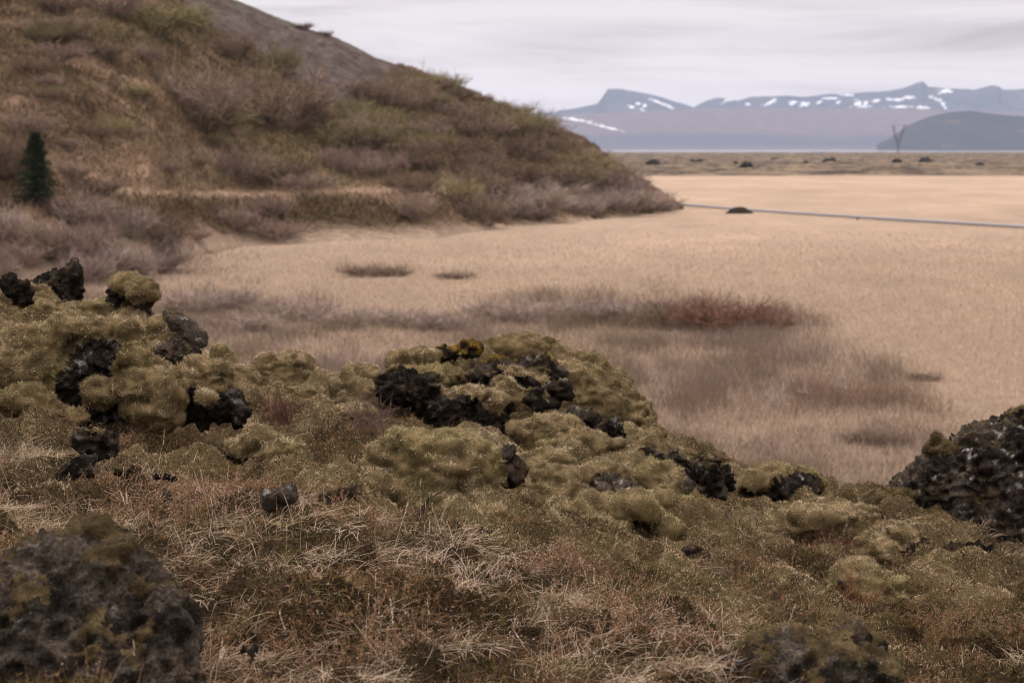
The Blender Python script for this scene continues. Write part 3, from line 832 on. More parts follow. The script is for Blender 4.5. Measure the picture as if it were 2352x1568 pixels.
# scattered single straws, long and arching
sp, sn, ix = scatter(GV, GQ, 16, np.clip(grass + 0.25 * front, 0, 1) * near_w)
k = len(sp); az = rng.random(k) * 2 * math.pi
Ds = unit(np.c_[np.cos(az) * 0.8, np.sin(az) * 0.8, 0.5 + 0.9 * rng.random(k)]); Ls = 0.08 + 0.20 * rng.random(k) ** 1.5
cs = mixc((0.36, 0.25, 0.15), (0.70, 0.56, 0.40), rng.random(k))
P.add(*blades(sp, Ds, Ls, 0.0024, cs * 0.6, cs, 4, np.c_[Ds[:, :2] * 0.05, -Ls * 0.35 * rng.random(k)], face=np.array([[0, 0, 1.0]])))
# flattened litter of last year's straw
sp, sn, ix = scatter(GV, GQ, 420, np.clip(0.6 * grass + 0.35 * front, 0, 1) * near_w)
k = len(sp); az = rng.normal(size=k) * 1.1 - 0.5
Ds = unit(np.c_[np.cos(az), np.sin(az), 0.12 + 0.25 * rng.random(k)] ); Ls = 0.03 + 0.09 * rng.random(k)
cs = mixc((0.22, 0.145, 0.085), (0.62, 0.48, 0.34), rng.random(k))
P.add(*blades(sp + (0, 0, 0.012), Ds, Ls, 0.0018, cs * 0.8, cs, 2, np.c_[rng.normal(size=(k, 2)) * 0.012, -Ls * 0.1], face=np.array([[0, 0, 1.0]])))
# a few upright stalks with seed heads
sp, sn, ix = scatter(GV, GQ, 5, np.clip(grass + 0.2, 0, 1) * front * near_w)
k = len(sp); Ds = unit(np.c_[rng.normal(size=(k, 2)) * 0.22, np.ones(k)]); Ls = 0.2 + 0.2 * rng.random(k)
bs = np.c_[rng.normal(size=(k, 2)) * 0.05, -0.02 * np.ones(k)]; cs = mixc((0.45, 0.33, 0.21), (0.70, 0.57, 0.42), rng.random(k))
P.add(*blades(sp, Ds, Ls, 0.0024, cs * 0.7, cs, 3, bs))
for j in range(6):
    q = sp + Ds * (Ls * (0.8 + 0.035 * j))[:, None] + bs * 0.8
    P.add(*blades(q, unit(Ds + rng.normal(size=(k, 3)) * 0.3), 0.018, 0.004, cs, cs))
tag(link('dry_grass', P.mesh('dry_grass'), M_blade), 'pale straw coloured dry grass tufts over the foreground ridge', 'grass', kind='stuff')

def ground_at(x, y, dmin=5.0, dmax=18.0):
    """visible turf point under a view direction"""
    e = (gx - x) ** 2 + (gy - y) ** 2 + np.where((dpt > dmin) & (dpt < dmax), 0, 1e9)
    near_ = np.where(e < e.min() + 60)[0]
    return GV[near_[np.argmin(dpt[near_])]]

# small woody plants
def twig_plant(name, label, cat, p0, height, spread, nst, col, leafcol=None, seed=0, rad=0.004, fine=3):
    g = np.random.default_rng(seed)
    P, LP = Pile(), Pile()
    r = root(name, p0); tag(r, label, cat)
    def branch(p, d, L, rd, lev):
        n = 5; pts = [p]
        for _ in range(n):
            d = d + g.normal(size=3) * 0.16 + np.array([0, 0, 0.05]); d = d / np.linalg.norm(d)
            pts.append(pts[-1] + d * L / n)
        V, f = tube(pts, np.linspace(rd, rd * 0.45, n + 1), 4)
        P.add(V, f, col * (0.8 + 0.4 * g.random()))
        if lev > 0:
            for j in range(fine + (lev > 1)):
                t = g.integers(1, n + 1)
                dd = d + g.normal(size=3) * 0.75; dd = dd / np.linalg.norm(dd)
                branch(pts[t], dd, L * (0.45 + 0.3 * g.random()), rd * 0.6, lev - 1)
        if leafcol is not None and lev == 0:
            for q in pts[2:]:
                V2, f2, C2 = blades(q[None], unit(g.normal(size=(1, 3))), 0.014, 0.010, leafcol, leafcol)
                LP.add(V2, f2, C2)
    for s in range(nst):
        d = np.array([g.normal() * spread, g.normal() * spread * 0.6, 1.0]); d /= np.linalg.norm(d)
        branch(np.array(p0) + g.normal(size=3) * (0.04 * spread, 0.04 * spread, 0), d, height * (0.6 + 0.4 * g.random()), rad, 2)
    link('stem', P.mesh('stem'), M_blade, r)
    if LP.V: link('foliage', LP.mesh('foliage'), M_blade, r)
    return r
twig_plant('birch_sapling', 'bare dark birch sapling with a few tiny leaves in front of the pale moss dome', 'shrub', at(960, 1240, 10.0), 0.30, 0.55, 4, np.array([0.07, 0.045, 0.035]), np.array([0.10, 0.11, 0.03]), 5, 0.0045)
twig_plant('dwarf_shrub', 'reddish twiggy dwarf shrub between the moss draped block and the central outcrop', 'shrub', at(650, 975, 13.6), 0.22, 0.9, 16, np.array([0.12, 0.06, 0.045]), None, 6, 0.004)
twig_plant('dwarf_shrub', 'pinkish brown dwarf shrub with pale twigs in front of the dark outcrop face', 'shrub', at(850, 1000, 13.4), 0.24, 0.9, 18, np.array([0.17, 0.11, 0.09]), None, 7, 0.004)
twig_plant('dwarf_shrub', 'tuft of silver grey dead twigs on the moss slope below the leaning rock', 'shrub', at(1700, 1235, 11.9), 0.16, 0.8, 12, np.array([0.26, 0.23, 0.21]), None, 8, 0.003)
twig_plant('dwarf_shrub', 'red brown dwarf shrub left of the grey stone post', 'shrub', at(1915, 1280, 12.4), 0.16, 0.8, 14, np.array([0.12, 0.05, 0.04]), None, 9, 0.003)
twig_plant('dwarf_shrub', 'low rusty dwarf shrub beside the small pinkish grey stone', 'shrub', at(1965, 1390, 10.4), 0.14, 0.9, 12, np.array([0.15, 0.065, 0.035]), None, 10, 0.003)

#@PLAIN
# ------------------------------------------------------------------ the flat meadow
yy = np.concatenate([[-300, -60, 0], 20 * (3300 / 20.0) ** np.linspace(0, 1, 420), [5000, 9000, 15000]])
uu = np.linspace(-1, 1, 260)
PX = uu[None] * (60 + 0.42 * np.maximum(yy, 0)[:, None]); PX[[0, 1, 2]] = uu[None] * 300
PX[-3:] = uu[None] * np.array([[4000], [9000], [15000]])
PV = np.stack([PX.ravel(), np.repeat(yy, len(uu)), np.zeros(PX.size)], 1)
px, py = proj(np.where(PV[:, 1:2] > 5, PV, PV * 0 + (0, 5, 0)))
def pspot(x, y, rx, ry, amt=1.0, X=None, Y=None):
    return amt * np.exp(-((((px if X is None else X) - x) / rx) ** 2 + (((py if Y is None else Y) - y) / ry) ** 2) ** 1.5)
def heath_mask(P3, X, Y):
    nz_ = fbm(P3 * (0.09, 0.05, 1), 4, 91)
    up = np.interp(X, [0, 300, 480, 620, 760, 1000, 1300, 1500, 1750, 1880, 2050, 2200, 2352], [640, 640, 668, 690, 705, 700, 690, 680, 702, 745, 830, 930, 1000])
    m = sstep(-22, 46, Y - up + nz_ * 75)
    gap = pspot(1000, 815, 500, 26, 0.75, X, Y) + pspot(1900, 820, 220, 22, 0.6, X, Y) + pspot(800, 770, 150, 16, 0.5, X, Y) + pspot(2000, 960, 300, 35, .45, X, Y) + pspot(1750,1000,350,28,.4,X,Y)
    m = m * np.clip(1 - gap, 0, 1)
    m = np.maximum(m, pspot(860, 625, 75, 10, 0.9, X, Y)); m = np.maximum(m, pspot(1045, 635, 45, 8, 0.55, X, Y))
    m = np.maximum(m, pspot(2125, 868, 36, 7, 0.8, X, Y))
    m = np.maximum(m, pspot(100, 600, 330, 70, 0.95, X, Y))
    return np.clip(m, 0, 1)
hm = heath_mask(PV, px, py) * (PV[:, 1] > 10)
STRAW, HEATH = np.array([0.345, 0.256, 0.178]), np.array([0.165, 0.119, 0.084])
n = fbm(PV * (0.05, 0.02, 1), 4, 92); n_b = fbm(PV * (0.2, 0.08, 1), 3, 93)
pc = STRAW * (1 + 0.22 * n + 0.16 * n_b)[:, None] * (1 + np.clip(n_b, -1, 1)[:, None] * np.array([0.02, 0, -0.03]))
pc = mixc(pc, HEATH * (1 + .25 * n_b)[:, None], hm * (0.5 + 0.35 * sstep(-.2, .3, n_b)))
dk = np.maximum(pspot(2010, 1003, 80, 14), pspot(1780, 1065, 130, 12, 0.6)) * (PV[:, 1] > 10)
pc = mixc(pc, (0.05, 0.028, 0.015), np.clip(dk, 0, 1) * 0.8)
link('meadow', mesh_np('meadow', PV, [grid_faces(len(yy), len(uu))], pc), M_plain)['kind'] = 'structure'

# standing dry grass and low bare willow on the meadow
def field(n, d0, d1, half=0.31, pw=1.0):
    d = d0 * (d1 / d0) ** (rng.random(n) ** pw)
    x = (rng.random(n) * 2 - 1) * (half * d + 2)
    return np.c_[x, d, np.zeros(n)]
G3 = field(360000, 36, 210, pw=0.8)
X, Y = proj(G3); hmk = heath_mask(G3, X, Y)
keep = rng.random(len(G3)) < (0.85 - 0.35 * hmk) * sstep(215, 80, G3[:, 1])
G3, hmk = G3[keep], hmk[keep]; k = len(G3)
clump = fbm(G3 * (0.9, 0.7, 1), 3, 95)
Lf = (0.14 + 0.22 * rng.random(k)) * (0.8 + 0.6 * sstep(-.3, .4, clump))
c1 = mixc(STRAW * 1.05, (0.52, 0.395, 0.29), np.clip(rng.random(k) * 0.8 + 0.25 * clump, 0, 1))
P = Pile()
P.add(*blades(G3, unit(rng.normal(size=(k, 3)) * (0.5, 0.5, 0.1) + (0, 0, 1)), Lf, 0.00022 * G3[:, 1] + 0.008, c1 * 0.85, c1, 1))
tag(link('meadow_grass', P.mesh('meadow_grass'), M_blade), 'dry straw grass standing over the flat meadow', 'grass', kind='stuff')

T3 = field(520000, 36, 175, pw=0.8)
X, Y = proj(T3); hmk = heath_mask(T3, X, Y)
pt = sstep(-0.15, 0.35, fbm(T3 * (0.35, 0.22, 1), 4, 96))
low = sstep(960, 1010, Y)
keep = rng.random(len(T3)) < hmk * (0.34 + 0.6 * pt)
T3, pt, low = T3[keep], pt[keep], low[keep]; k = len(T3); X, Y = X[keep], Y[keep]
Lt = (0.25 + 0.65 * rng.random(k)) * (0.45 + 0.75 * pt) * (1 - 0.4 * low)
hue = sstep(-.3, .3, fbm(T3 * (0.12, 0.08, 1), 3, 97))
c1 = mixc((0.220, 0.160, 0.126), (0.215, 0.160, 0.108), hue) * (0.7 + 0.6 * rng.random((k, 1)))
red = pspot(1600, 730, 260, 30, 0.35, X, Y) + pspot(1900, 950, 350, 60, 0.4, X, Y)
c1 = mixc(c1, (0.18, 0.09, 0.055), np.clip(red, 0, 1))
P = Pile()
D_ = unit(rng.normal(size=(k, 3)) * (0.4, 0.4, 0.1) + (0, 0, 1))
P.add(*blades(T3, D_, Lt, 0.00014 * T3[:, 1] + 0.004, c1 * 0.6, c1, 1))
for j in range(2):
    q = T3 + D_ * (Lt * (0.35 + 0.4 * rng.random(k)))[:, None]
    P.add(*blades(q, unit(D_ + rng.normal(size=(k, 3)) * 0.6), Lt * 0.5, 0.0001 * T3[:, 1] + 0.003, c1 * 0.8, c1, 1))
tag(link('willow_scrub', P.mesh('willow_scrub'), M_blade), 'knee high grey purple bare willow scrub on the near edge of the meadow', 'scrub', kind='stuff')

#@HILL
# ------------------------------------------------------------------ the hill
cols = np.concatenate([np.linspace(-900, 1300, 520), np.linspace(1304, 1566, 80)])
fx = [-900, -300, 0, 200, 350, 450, 560, 800, 1000, 1150, 1300, 1450, 1566]
fy = [690, 680, 665, 655, 640, 590, 566, 552, 546, 524, 512, 498, 482]
cxs = [-900, -400, 0, 300, 550, 680, 780, 870, 960, 1100, 1220, 1370, 1480, 1566]
cys = [-560, -390, -235, -112, 2, 50, 90, 135, 165, 215, 268, 348, 415, 478]
cds = [315, 312, 305, 298, 292, 290, 288, 286, 284, 282, 279, 276, 273, 271]
footd = np.array([plain_hit(x, y)[1] for x, y in zip(cols, np.interp(cols, fx, fy))])
crest = np.array([at(x, y, d) for x, y, d in zip(cols, np.interp(cols, cxs, cys), np.interp(cols, cxs, cds))])
pathy = np.interp(cols, [-900, 100, 200, 290, 420, 600, 800, 1000, 1100, 1250, 1566], [330, 372, 395, 437, 447, 446, 438, 436, 440, 480, 480])
NRH = 300
ss = np.concatenate([np.linspace(0, 1, NRH), 1 + np.linspace(0.02, 1.3, 40)])
HV = np.zeros((len(ss), len(cols), 3)); Rv = np.array([ray(x, 784) for x in cols])
pathmask = np.zeros((len(ss), len(cols)))
for j in range(len(cols)):
    d0, d1, hc = footd[j], max(crest[j, 1], footd[j] + 0.5), max(crest[j, 2], 0)
    d = d0 + (d1 - d0) * np.minimum(ss, 1) + np.maximum(ss - 1, 0) * (d1 - d0)
    # terrace where the path runs
    pk = (pathy[j] - 340) / F
    dp = d0 + min(0.22 * (d1 - d0), 22); zp = min(max(8 - pk * dp, 0), hc * 0.8)
    spp = (dp - d0) / (d1 - d0); wdt = min(0.03, spp * 0.3)
    s1 = np.clip(ss, 0, 1)
    z = np.interp(s1, [0, spp - wdt, spp + wdt], [0, zp - 0.15, zp + 0.1])
    t = np.clip((s1 - spp - wdt) / (1 - spp - wdt), 0, 1)
    z = np.where(t > 0, zp + 0.1 + (hc - zp - 0.1) * (t ** 1.0 * 0.85 + 0.15 * np.sin(t * math.pi / 2)), z)
    back = np.maximum(ss - 1, 0)
    z = np.where(ss > 1, hc * np.cos(np.clip(back / 1.3, 0, 1) * math.pi / 2) ** 1.0, z) - 0.35 * (ss == 0)
    HV[:, j, 0] = Rv[j, 0] * d; HV[:, j, 1] = d; HV[:, j, 2] = z
    pathmask[:, j] = np.exp(-((ss - spp - 0.03) / 0.05) ** 2) * sstep(-50, 250, np.array([cols[j]]))[0] * sstep(1180, 1050, np.array([cols[j]]))[0]
SS = np.repeat(ss, len(cols)); HVf = HV.reshape(-1, 3); pm = pathmask.ravel()
edge = sstep(0, 0.08, SS) * (1 - 0.6 * pm) * sstep(1566, 1480, np.tile(cols, len(ss)))
cone = np.clip(1 - sstep(0.93, 1.0, SS) * 0.7, 0, 1)
HVf[:, 2] += (fbm(HVf * 0.10, 3, 101) * 1.6 + np.abs(fbm(HVf * 0.42, 3, 102)) * 0.9 + fbm(HVf * 1.3, 2, 103) * 0.3) * edge * cone
HQ = grid_faces(len(ss), len(cols))
hx, hy = proj(HVf)
def hspot(x, y, rx, ry, amt=1.0): return amt * np.exp(-(((hx - x) / rx) ** 2 + ((hy - y) / ry) ** 2))
scree_lo = np.interp(hx, [380, 480, 560, 640, 700, 760, 800, 860, 900, 940], [-30, 55, 95, 150, 205, 245, 235, 200, 165, 100])
pth = np.interp(hx, [-900, 100, 200, 290, 420, 600, 800, 1000, 1100, 1250, 1566], [330, 372, 395, 437, 447, 446, 438, 436, 440, 480, 480])
pm = np.exp(-((hy - pth) / 7.0) ** 2) * sstep(40, 260, hx) * sstep(1200, 1080, hx) * (SS <= 1)
scree = sstep(10, -10, hy - scree_lo + fbm(HVf * 0.2, 3, 104) * 14) * (hx > 370) * (hx < 960) * sstep(960, 900, hx)
a1 = fbm(HVf * (0.16, 0.16, 0.3), 4, 105); a2 = fbm(HVf * (0.5, 0.5, 0.9), 4, 106, 0.6)
BROWN, DARKB, STR2, OLV = (0.132, 0.088, 0.048), (0.055, 0.035, 0.020), (0.30, 0.205, 0.132), (0.125, 0.100, 0.045)
hc_ = mixc(BROWN, DARKB, sstep(-0.1, 0.35, a2))
straww = np.clip(sstep(-0.25, 0.35, a1 + 0.55 * a2 - 0.2) + hspot(350, 380, 260, 60, .6) + hspot(900, 430, 300, 40, .6) + hspot(1100, 510, 250, 22, 1.0) + hspot(450, 560, 60, 40, .6) - hspot(720, 495, 360, 28, 0.9), 0, 1)
straww *= 1 - 0.6 * sstep(250, 0, hy)
hc_ = mixc(hc_, STR2, straww * 0.85)
hc_ = mixc(hc_, OLV, np.clip(hspot(850, 300, 320, 110, 0.55) + hspot(350, 60, 160, 60, .6) + 0.22 * sstep(0.0, 0.35, fbm(HVf * (0.09, 0.09, 0.2), 3, 109)), 0, 1))
hc_ = mixc(hc_, DARKB, hspot(720, 495, 340, 30, 0.55))
hc_ = mixc(hc_, (0.34, 0.24, 0.158), pm * 0.95)
sc_c = mixc((0.085, 0.064, 0.054), (0.125, 0.098, 0.084), sstep(-.3, .3, fbm(HVf * (0.3, 0.3, 0.1), 3, 107)))
sc_c = mixc(sc_c, (0.13, 0.13, 0.085), sstep(0.0, 0.3, fbm(HVf * 0.15, 3, 108) - 0.004 * (hy - np.interp(hx, cxs, cys)) * 2) * 0.8)
hc_ = mixc(hc_, sc_c, scree)
hc_ = mixc(hc_, STRAW, sstep(0.06, 0.0, SS))
HVf[:, 2] -= scree * edge * cone * np.abs(fbm(HVf * 0.42, 3, 102)) * 0.7
link('hill', mesh_np('hill', HVf, [HQ], hc_), M_hill)['kind'] = 'structure'

def hill_at(x, y):
    e = (hx - x) ** 2 + (hy - y) ** 2 + np.where(SS > 1.0, 1e7, 0)
    near_ = np.where(e < e.min() + 30)[0]
    return HVf[near_[np.argmin(HVf[near_, 1])]]

# hillside heath: small tufts
P = Pile()
wgt = (1 - scree) * (1 - pm) * (SS < 1.02) * (hx > -250) * sstep(0.02, 0.08, SS)
pp, nn, ix = scatter(HVf, HQ, 9, wgt)
k = len(pp); vi = HQ[ix][:, 0]
cc = hc_[vi] * (0.75 + 0.5 * rng.random((k, 1)))
Lh = (0.2 + 0.45 * rng.random(k))
P.add(*blades(pp, unit(rng.normal(size=(k, 3)) * 0.5 + (0, 0, 1)), Lh, 0.16, cc * 0.75, cc * 1.1))
tag(link('hill_heath', P.mesh('hill_heath'), M_blade), 'brown heath and straw grass tufts covering the hillside', 'heath', kind='stuff')

# bare shrubs: a few shapes, then copies
def shrub_mesh(name, seed, nst=70, flat=1.0, dense=1.0):
    g = np.random.default_rng(seed)
    P = Pile()
    def lay(p, d, L, w, c, lev):
        k = len(p)
        bend = g.normal(size=(k, 3)) * 0.06 + np.c_[np.zeros((k, 2)), 0.05 * np.ones(k)]
        V, f, C_ = blades(p, d, L, w, c * 0.8, c, 2, bend)
        P.add(V, f, C_)
        if lev == 0: return
        m = int(6 * dense)
        t = 0.3 + 0.7 * g.random((k, m))
        q = p[:, None] + d[:, None] * (L[:, None] * t)[..., None] + bend[:, None] * (t * t)[..., None]
        dd = d[:, None] + g.normal(size=(k, m, 3)) * 0.55
        lay(q.reshape(-1, 3), unit(dd.reshape(-1, 3)), np.repeat(L, m) * (0.3 + 0.35 * g.random(k * m)), np.repeat(w, m) * 0.75, np.repeat(c, m, 0) * (0.75 + 0.5 * g.random((k * m, 1))), lev - 1)
    az = g.random(nst) * 2 * math.pi; sp = g.random(nst) ** 0.7 * 1.05
    d = unit(np.c_[np.cos(az) * sp, np.sin(az) * sp, np.full(nst, 0.75)])
    L = 0.62 * (0.75 + 0.35 * g.random(nst)) * (0.9 + 0.2 * np.sin(az * 3 + seed))
    p = np.c_[np.cos(az), np.sin(az), np.zeros(nst)] * (0.22 * np.sqrt(g.random(nst)))[:, None]
    lay(p, d, L, np.full(nst, 0.020), np.ones((nst, 3)) * (0.8 + 0.4 * g.random((nst, 1))), 2)
    return P.mesh(name)
SHR = [shrub_mesh('shrub', s, 52 + 6 * s) for s in range(4)]
for m_ in SHR: m_.materials.append(M_twig)
TONES = {'p': ('grey purple', (0.215, 0.152, 0.118)), 'b': ('red brown', (0.180, 0.128, 0.090)), 'o': ('olive green', (0.185, 0.155, 0.080)), 'g': ('pale grey', (0.28, 0.215, 0.175)), 'd': ('dark brown', (0.145, 0.100, 0.070)), 'y': ('yellowish', (0.22, 0.175, 0.095)), 'r': ('rust red', (0.150, 0.084, 0.056))}
def put_shrub(p, wpx, hpx, tone, label, group, name='bare_shrub', sink=0.15):
    s = p[1] / F
    o = bpy.data.objects.new(name, SHR[int(rng.integers(4))]); COL.objects.link(o)
    o.location = p - np.array([0, 0, sink * hpx * s * 0.5])
    o.scale = (wpx * s / 1.15, wpx * s / 1.15, hpx * s / 0.85)
    o.rotation_euler = (0, 0, rng.random() * 6.28)
    c = np.array(TONES[tone][1]) * 1.12 * (0.88 + 0.24 * rng.random()); o.color = (*c, 1)
    tag(o, label, 'shrub', group)
    return o
# named ones: base x, base y, width, height, tone, label
for (x, y, w_, h_, t, lab) in [
  (465,285,190,150,'p','large grey purple shrub in the middle of the brown slope'),
  (650,290,230,130,'b','wide red brown shrub right of the large grey purple one on the slope'),
  (500,305,150,75,'o','olive shrub at the foot of the large grey purple shrub'),
  (537,130,90,62,'b','round red brown shrub on the rim in front of the grey scree'),
  (650,165,80,75,'o','olive shrub on the rim below the grey scree'),
  (600,185,70,40,'y','yellowish shrub left of the olive one below the scree'),
  (350,65,200,80,'o','broad olive green shrub near the top edge on the hill crest'),
  (250,30,150,60,'p','grey purple shrub at the top edge left of the broad olive one'),
  (150,80,140,55,'b','red brown shrub high on the slope at the upper left'),
  (130,140,150,50,'p','low grey purple shrub below the upper left red brown one'),
  (550,415,140,90,'p','purple shrub above the path in the middle of the slope'),
  (610,418,90,75,'y','yellowish green shrub right of the purple one above the path'),
  (705,428,120,45,'p','low dark purple shrub just above the path'),
  (770,375,65,50,'p','small purple shrub alone on the straw slope above the path'),
  (820,340,160,90,'o','olive shrub in the dense right flank of the hill'),
  (960,500,70,70,'p','pale purple shrub on the slope below the path'),
  (1115,510,100,75,'b','dark red brown shrub near the foot of the hill'),
  (540,520,120,60,'p','grey purple shrub on the bank below the path'),
  (640,545,130,50,'p','low spreading purple shrub at the foot of the bank'),
  (70,300,110,50,'p','grey shrub above the spruce at the left'),
  (20,400,110,120,'d','dark shrub at the left edge beside the spruce'),
  (700,58,40,16,'d','small dark bush on the skyline of the scree'),
  (748,78,36,14,'d','second small dark bush lower on the skyline of the scree')]:
    put_shrub(hill_at(x, y), w_, h_, t, lab, 'bare shrubs on the hillside')
# dense right flank
flank = []
tries = 0
while len(flank) < 92 and tries < 5000:
    tries += 1
    x = rng.uniform(800, 1530); lo = np.interp(x, [800, 950, 1100, 1300, 1530], [390, 440, 500, 495, 482]); hi = np.interp(x, cxs, cys) + 6
    if x < 900: hi = max(hi, 215)
    y = hi + (lo - hi) * rng.random()
    if all(abs(x - a) > 24 or abs(y - b) > 13 for a, b in flank): flank.append((x, y))
for x, y in sorted(flank, key=lambda q: q[1]):
    up = np.interp(x, cxs, cys)
    t = 'o' if rng.random() < 0.25 and y < 360 else ('g' if y > 430 and x > 1150 and rng.random() < .8 else ['b', 'b', 'p', 'd', 'y'][int(rng.integers(5))])
    wv = rng.uniform(60, 125) * (0.55 + 0.45 * min(1, (y - up) / 40))
    put_shrub(hill_at(x, y), wv, wv * rng.uniform(0.36, 0.56), t, f'{TONES[t][0]} bare shrub in the dense scrub on the right flank of the hill', f'{TONES[t][0]} shrubs of the right flank')
# scattered over the left and middle slope
n_s = 0
while n_s < 46:
    x = rng.uniform(-60, 800); y = rng.uniform(20, 550)
    if y < np.interp(x, [370, 480, 600, 700, 780, 860], [-100, 70, 120, 215, 255, 210]) and x > 370: continue
    if abs(y - np.interp(x, [0, 200, 290, 420, 600, 800, 1000], [350, 395, 437, 447, 446, 438, 436])) < 12: continue
    t = ['p', 'b', 'd', 'y', 'o'][int(rng.integers(5))]; wv = rng.uniform(40, 105)
    put_shrub(hill_at(x, y), wv, wv * rng.uniform(0.35, 0.55), t, f'low {TONES[t][0]} shrub scattered on the open left slope of the hill', f'low {TONES[t][0]} shrubs of the open slope'); n_s += 1
# grey thicket in the lower left
n_s = 0
while n_s < 28:
    x = rng.uniform(-120, 420); y = rng.uniform(490, 655)
    if y < 500 + max(0, x - 250) * 0.5: continue
    t = ['g', 'g', 'b', 'p'][int(rng.integers(4))]; wv = rng.uniform(70, 140)
    hp = hill_at(x, y); 
    put_shrub(hp, wv, wv * rng.uniform(0.5, 0.75), t, f'{TONES[t][0]} bare shrub in the thicket at the foot of the hill on the left', f'{TONES[t][0]} shrubs of the left thicket'); n_s += 1
# red bush on the meadow edge and neighbours
put_shrub(plain_hit(1655, 762), 190, 85, 'r', 'rust red willow bush standing out on the near meadow edge', 'bushes on the meadow edge')
put_shrub(plain_hit(1765, 757), 110, 50, 'r', 'lower rust red bush at the right side of the tall rust red one', 'bushes on the meadow edge')
put_shrub(plain_hit(1545, 755), 120, 70, 'b', 'red brown bush at the left side of the tall rust red one', 'bushes on the meadow edge')
for i, x in enumerate([520, 600, 690, 780, 870, 950, 1040, 1120, 1200, 1290, 1370, 1450, 430, 470]):
    put_shrub(plain_hit(x + rng.uniform(-15, 15), 738 + rng.uniform(-10, 25) - (30 if x < 600 else 0)), rng.uniform(110, 160), rng.uniform(40, 62), 'g', 'pale grey willow bush in the row along the far edge of the scrub', 'row of willow bushes on the meadow edge')

for (x, y, w_, h_, lab) in [(1985,1014,100,26,'low dark brown bush patch on the straw left of the lichen boulder'), (2055,1020,90,24,'second low dark bush patch right beside the first, near the lichen boulder'),
   (2125,874,76,17,'small dark bush patch alone on the straw at the far right of the scrub'), (845,634,120,22,'long low dark bush patch alone in the middle of the meadow'), (905,634,80,16,'low dark bush at the right end of the long dark patch in the meadow'), (1045,640,85,15,'faint low bush patch right of the long dark patch in the meadow')]:
    put_shrub(plain_hit(x, y), w_, h_, 'd', lab, 'low bush patches on the meadow', sink=0.05)
for i, (x, y, lab) in enumerate([(1785,935,'pale bare birch twigs in the scrub, left of three'), (1865,925,'pale bare birch twigs in the scrub, middle of three'), (1925,915,'pale bare birch twigs in the scrub, right of three')]):
    twig_plant('birch_sapling', lab, 'shrub', plain_hit(x, y), 0.62, 0.5, 4, np.array([0.42, 0.37, 0.34]), None, 40 + i, 0.013)

# spruce
p0 = hill_at(84, 470)
r = tag(root('spruce_tree', p0), 'single dark green spruce at the left edge of the hill foot', 'tree')
hh = 160 / F * p0[1]
V, f = tube([p0 + (0, 0, -0.3), p0 + (0, 0, hh * 0.5), p0 + (0, 0, hh)], [hh * 0.022, hh * 0.013, 0.01], 6)
link('trunk', mesh_np('trunk', V, f, np.tile((0.04, 0.028, 0.02), (len(V), 1))), M_bark, r)
P = Pile(); nb = 520
t = rng.random(nb) ** 0.8; hz = 0.06 + 0.93 * t; az = rng.random(nb) * 6.283
tier = 0.55 + 0.65 * np.abs(np.sin(hz * 24))
Lb = hh * 0.33 * (1 - hz) ** 0.8 * tier * (0.8 + 0.4 * rng.random(nb)) + 0.08
d = unit(np.c_[np.cos(az), np.sin(az), 0.15 - 0.45 * (1 - hz)])
q = p0 + np.c_[np.zeros((nb, 2)), hz * hh]
for s in range(16):
    tt = (s + rng.random(nb)) / 16
    pb = q + d * (Lb * tt)[:, None]
    gcol = mixc((0.016, 0.025, 0.011), (0.042, 0.052, 0.024), rng.random(nb))
    P.add(*blades(pb, unit(d + rng.normal(size=(nb, 3)) * 0.6), 0.22 + 0.1 * rng.random(nb), 0.07, gcol, gcol))
link('crown', P.mesh('crown'), M_blade, r)

#@FAR
# ------------------------------------------------------------------ pipeline, dark mound, lava field, pylon, lake, mountains
pl = [plain_hit(x, y) for x, y in ((1480, 468), (1560, 474), (1660, 483), (1740, 489), (1900, 500), (2120, 514), (2352, 528), (2600, 545))]
r = tag(root('pipeline', pl[4]), 'long thin grey pipeline lying across the straw meadow', 'pipeline')
pts_ = []
for a, b in zip(pl[:-1], pl[1:]):
    for t in np.linspace(0, 1, 12, endpoint=False): pts_.append(a + (b - a) * t)
pts_ = np.array(pts_) + (0, 0, 0.30)
V, f = tube(pts_, 0.16, 8)
link('pipe', mesh_np('pipe', V, f, np.tile((0.20, 0.195, 0.205), (len(V), 1))), M_metal, r)
for q in pts_[4::24]:
    bm = bmesh.new(); bmesh.ops.create_cube(bm, size=1)
    bmesh.ops.scale(bm, vec=(0.35, 0.5, 0.3), verts=bm.verts); bmesh.ops.translate(bm, vec=Vector((q[0], q[1], 0.12)), verts=bm.verts)
    bmesh.ops.bevel(bm, geom=list(bm.edges), offset=0.03, segments=1, affect='EDGES')
    me = bpy.data.meshes.new('support'); bm.to_mesh(me); bm.free(); set_col(me, (0.16, 0.15, 0.14)); link('support', me, M_metal, r)

c = plain_hit(1697, 490)
xs = np.linspace(-1, 1, 60); A, Bm = np.meshgrid(xs, xs)
rr = np.sqrt(A ** 2 + Bm ** 2); s_ = c[1] / F
MV = np.stack([c[0] + A * 34 * s_, c[1] + Bm * 26 * s_ - 0.6, 0 * A], -1).reshape(-1, 3)
MV[:, 2] = np.clip(1 - rr.ravel() ** 2, -0.05, 1) ** 1.0 * 17 * s_ * 0.95 + fbm(MV * 1.5, 3, 111) * 0.12 - 0.05
tag(link('soil_heap', mesh_np('soil_heap', MV, [grid_faces(60, 60)], np.tile((0.035, 0.025, 0.018), (3600, 1)) * (1 + .4 * fbm(MV * 3, 3, 112))[:, None]), M_hill), 'dark rounded soil heap covering the pipeline near the hill foot', 'soil heap')

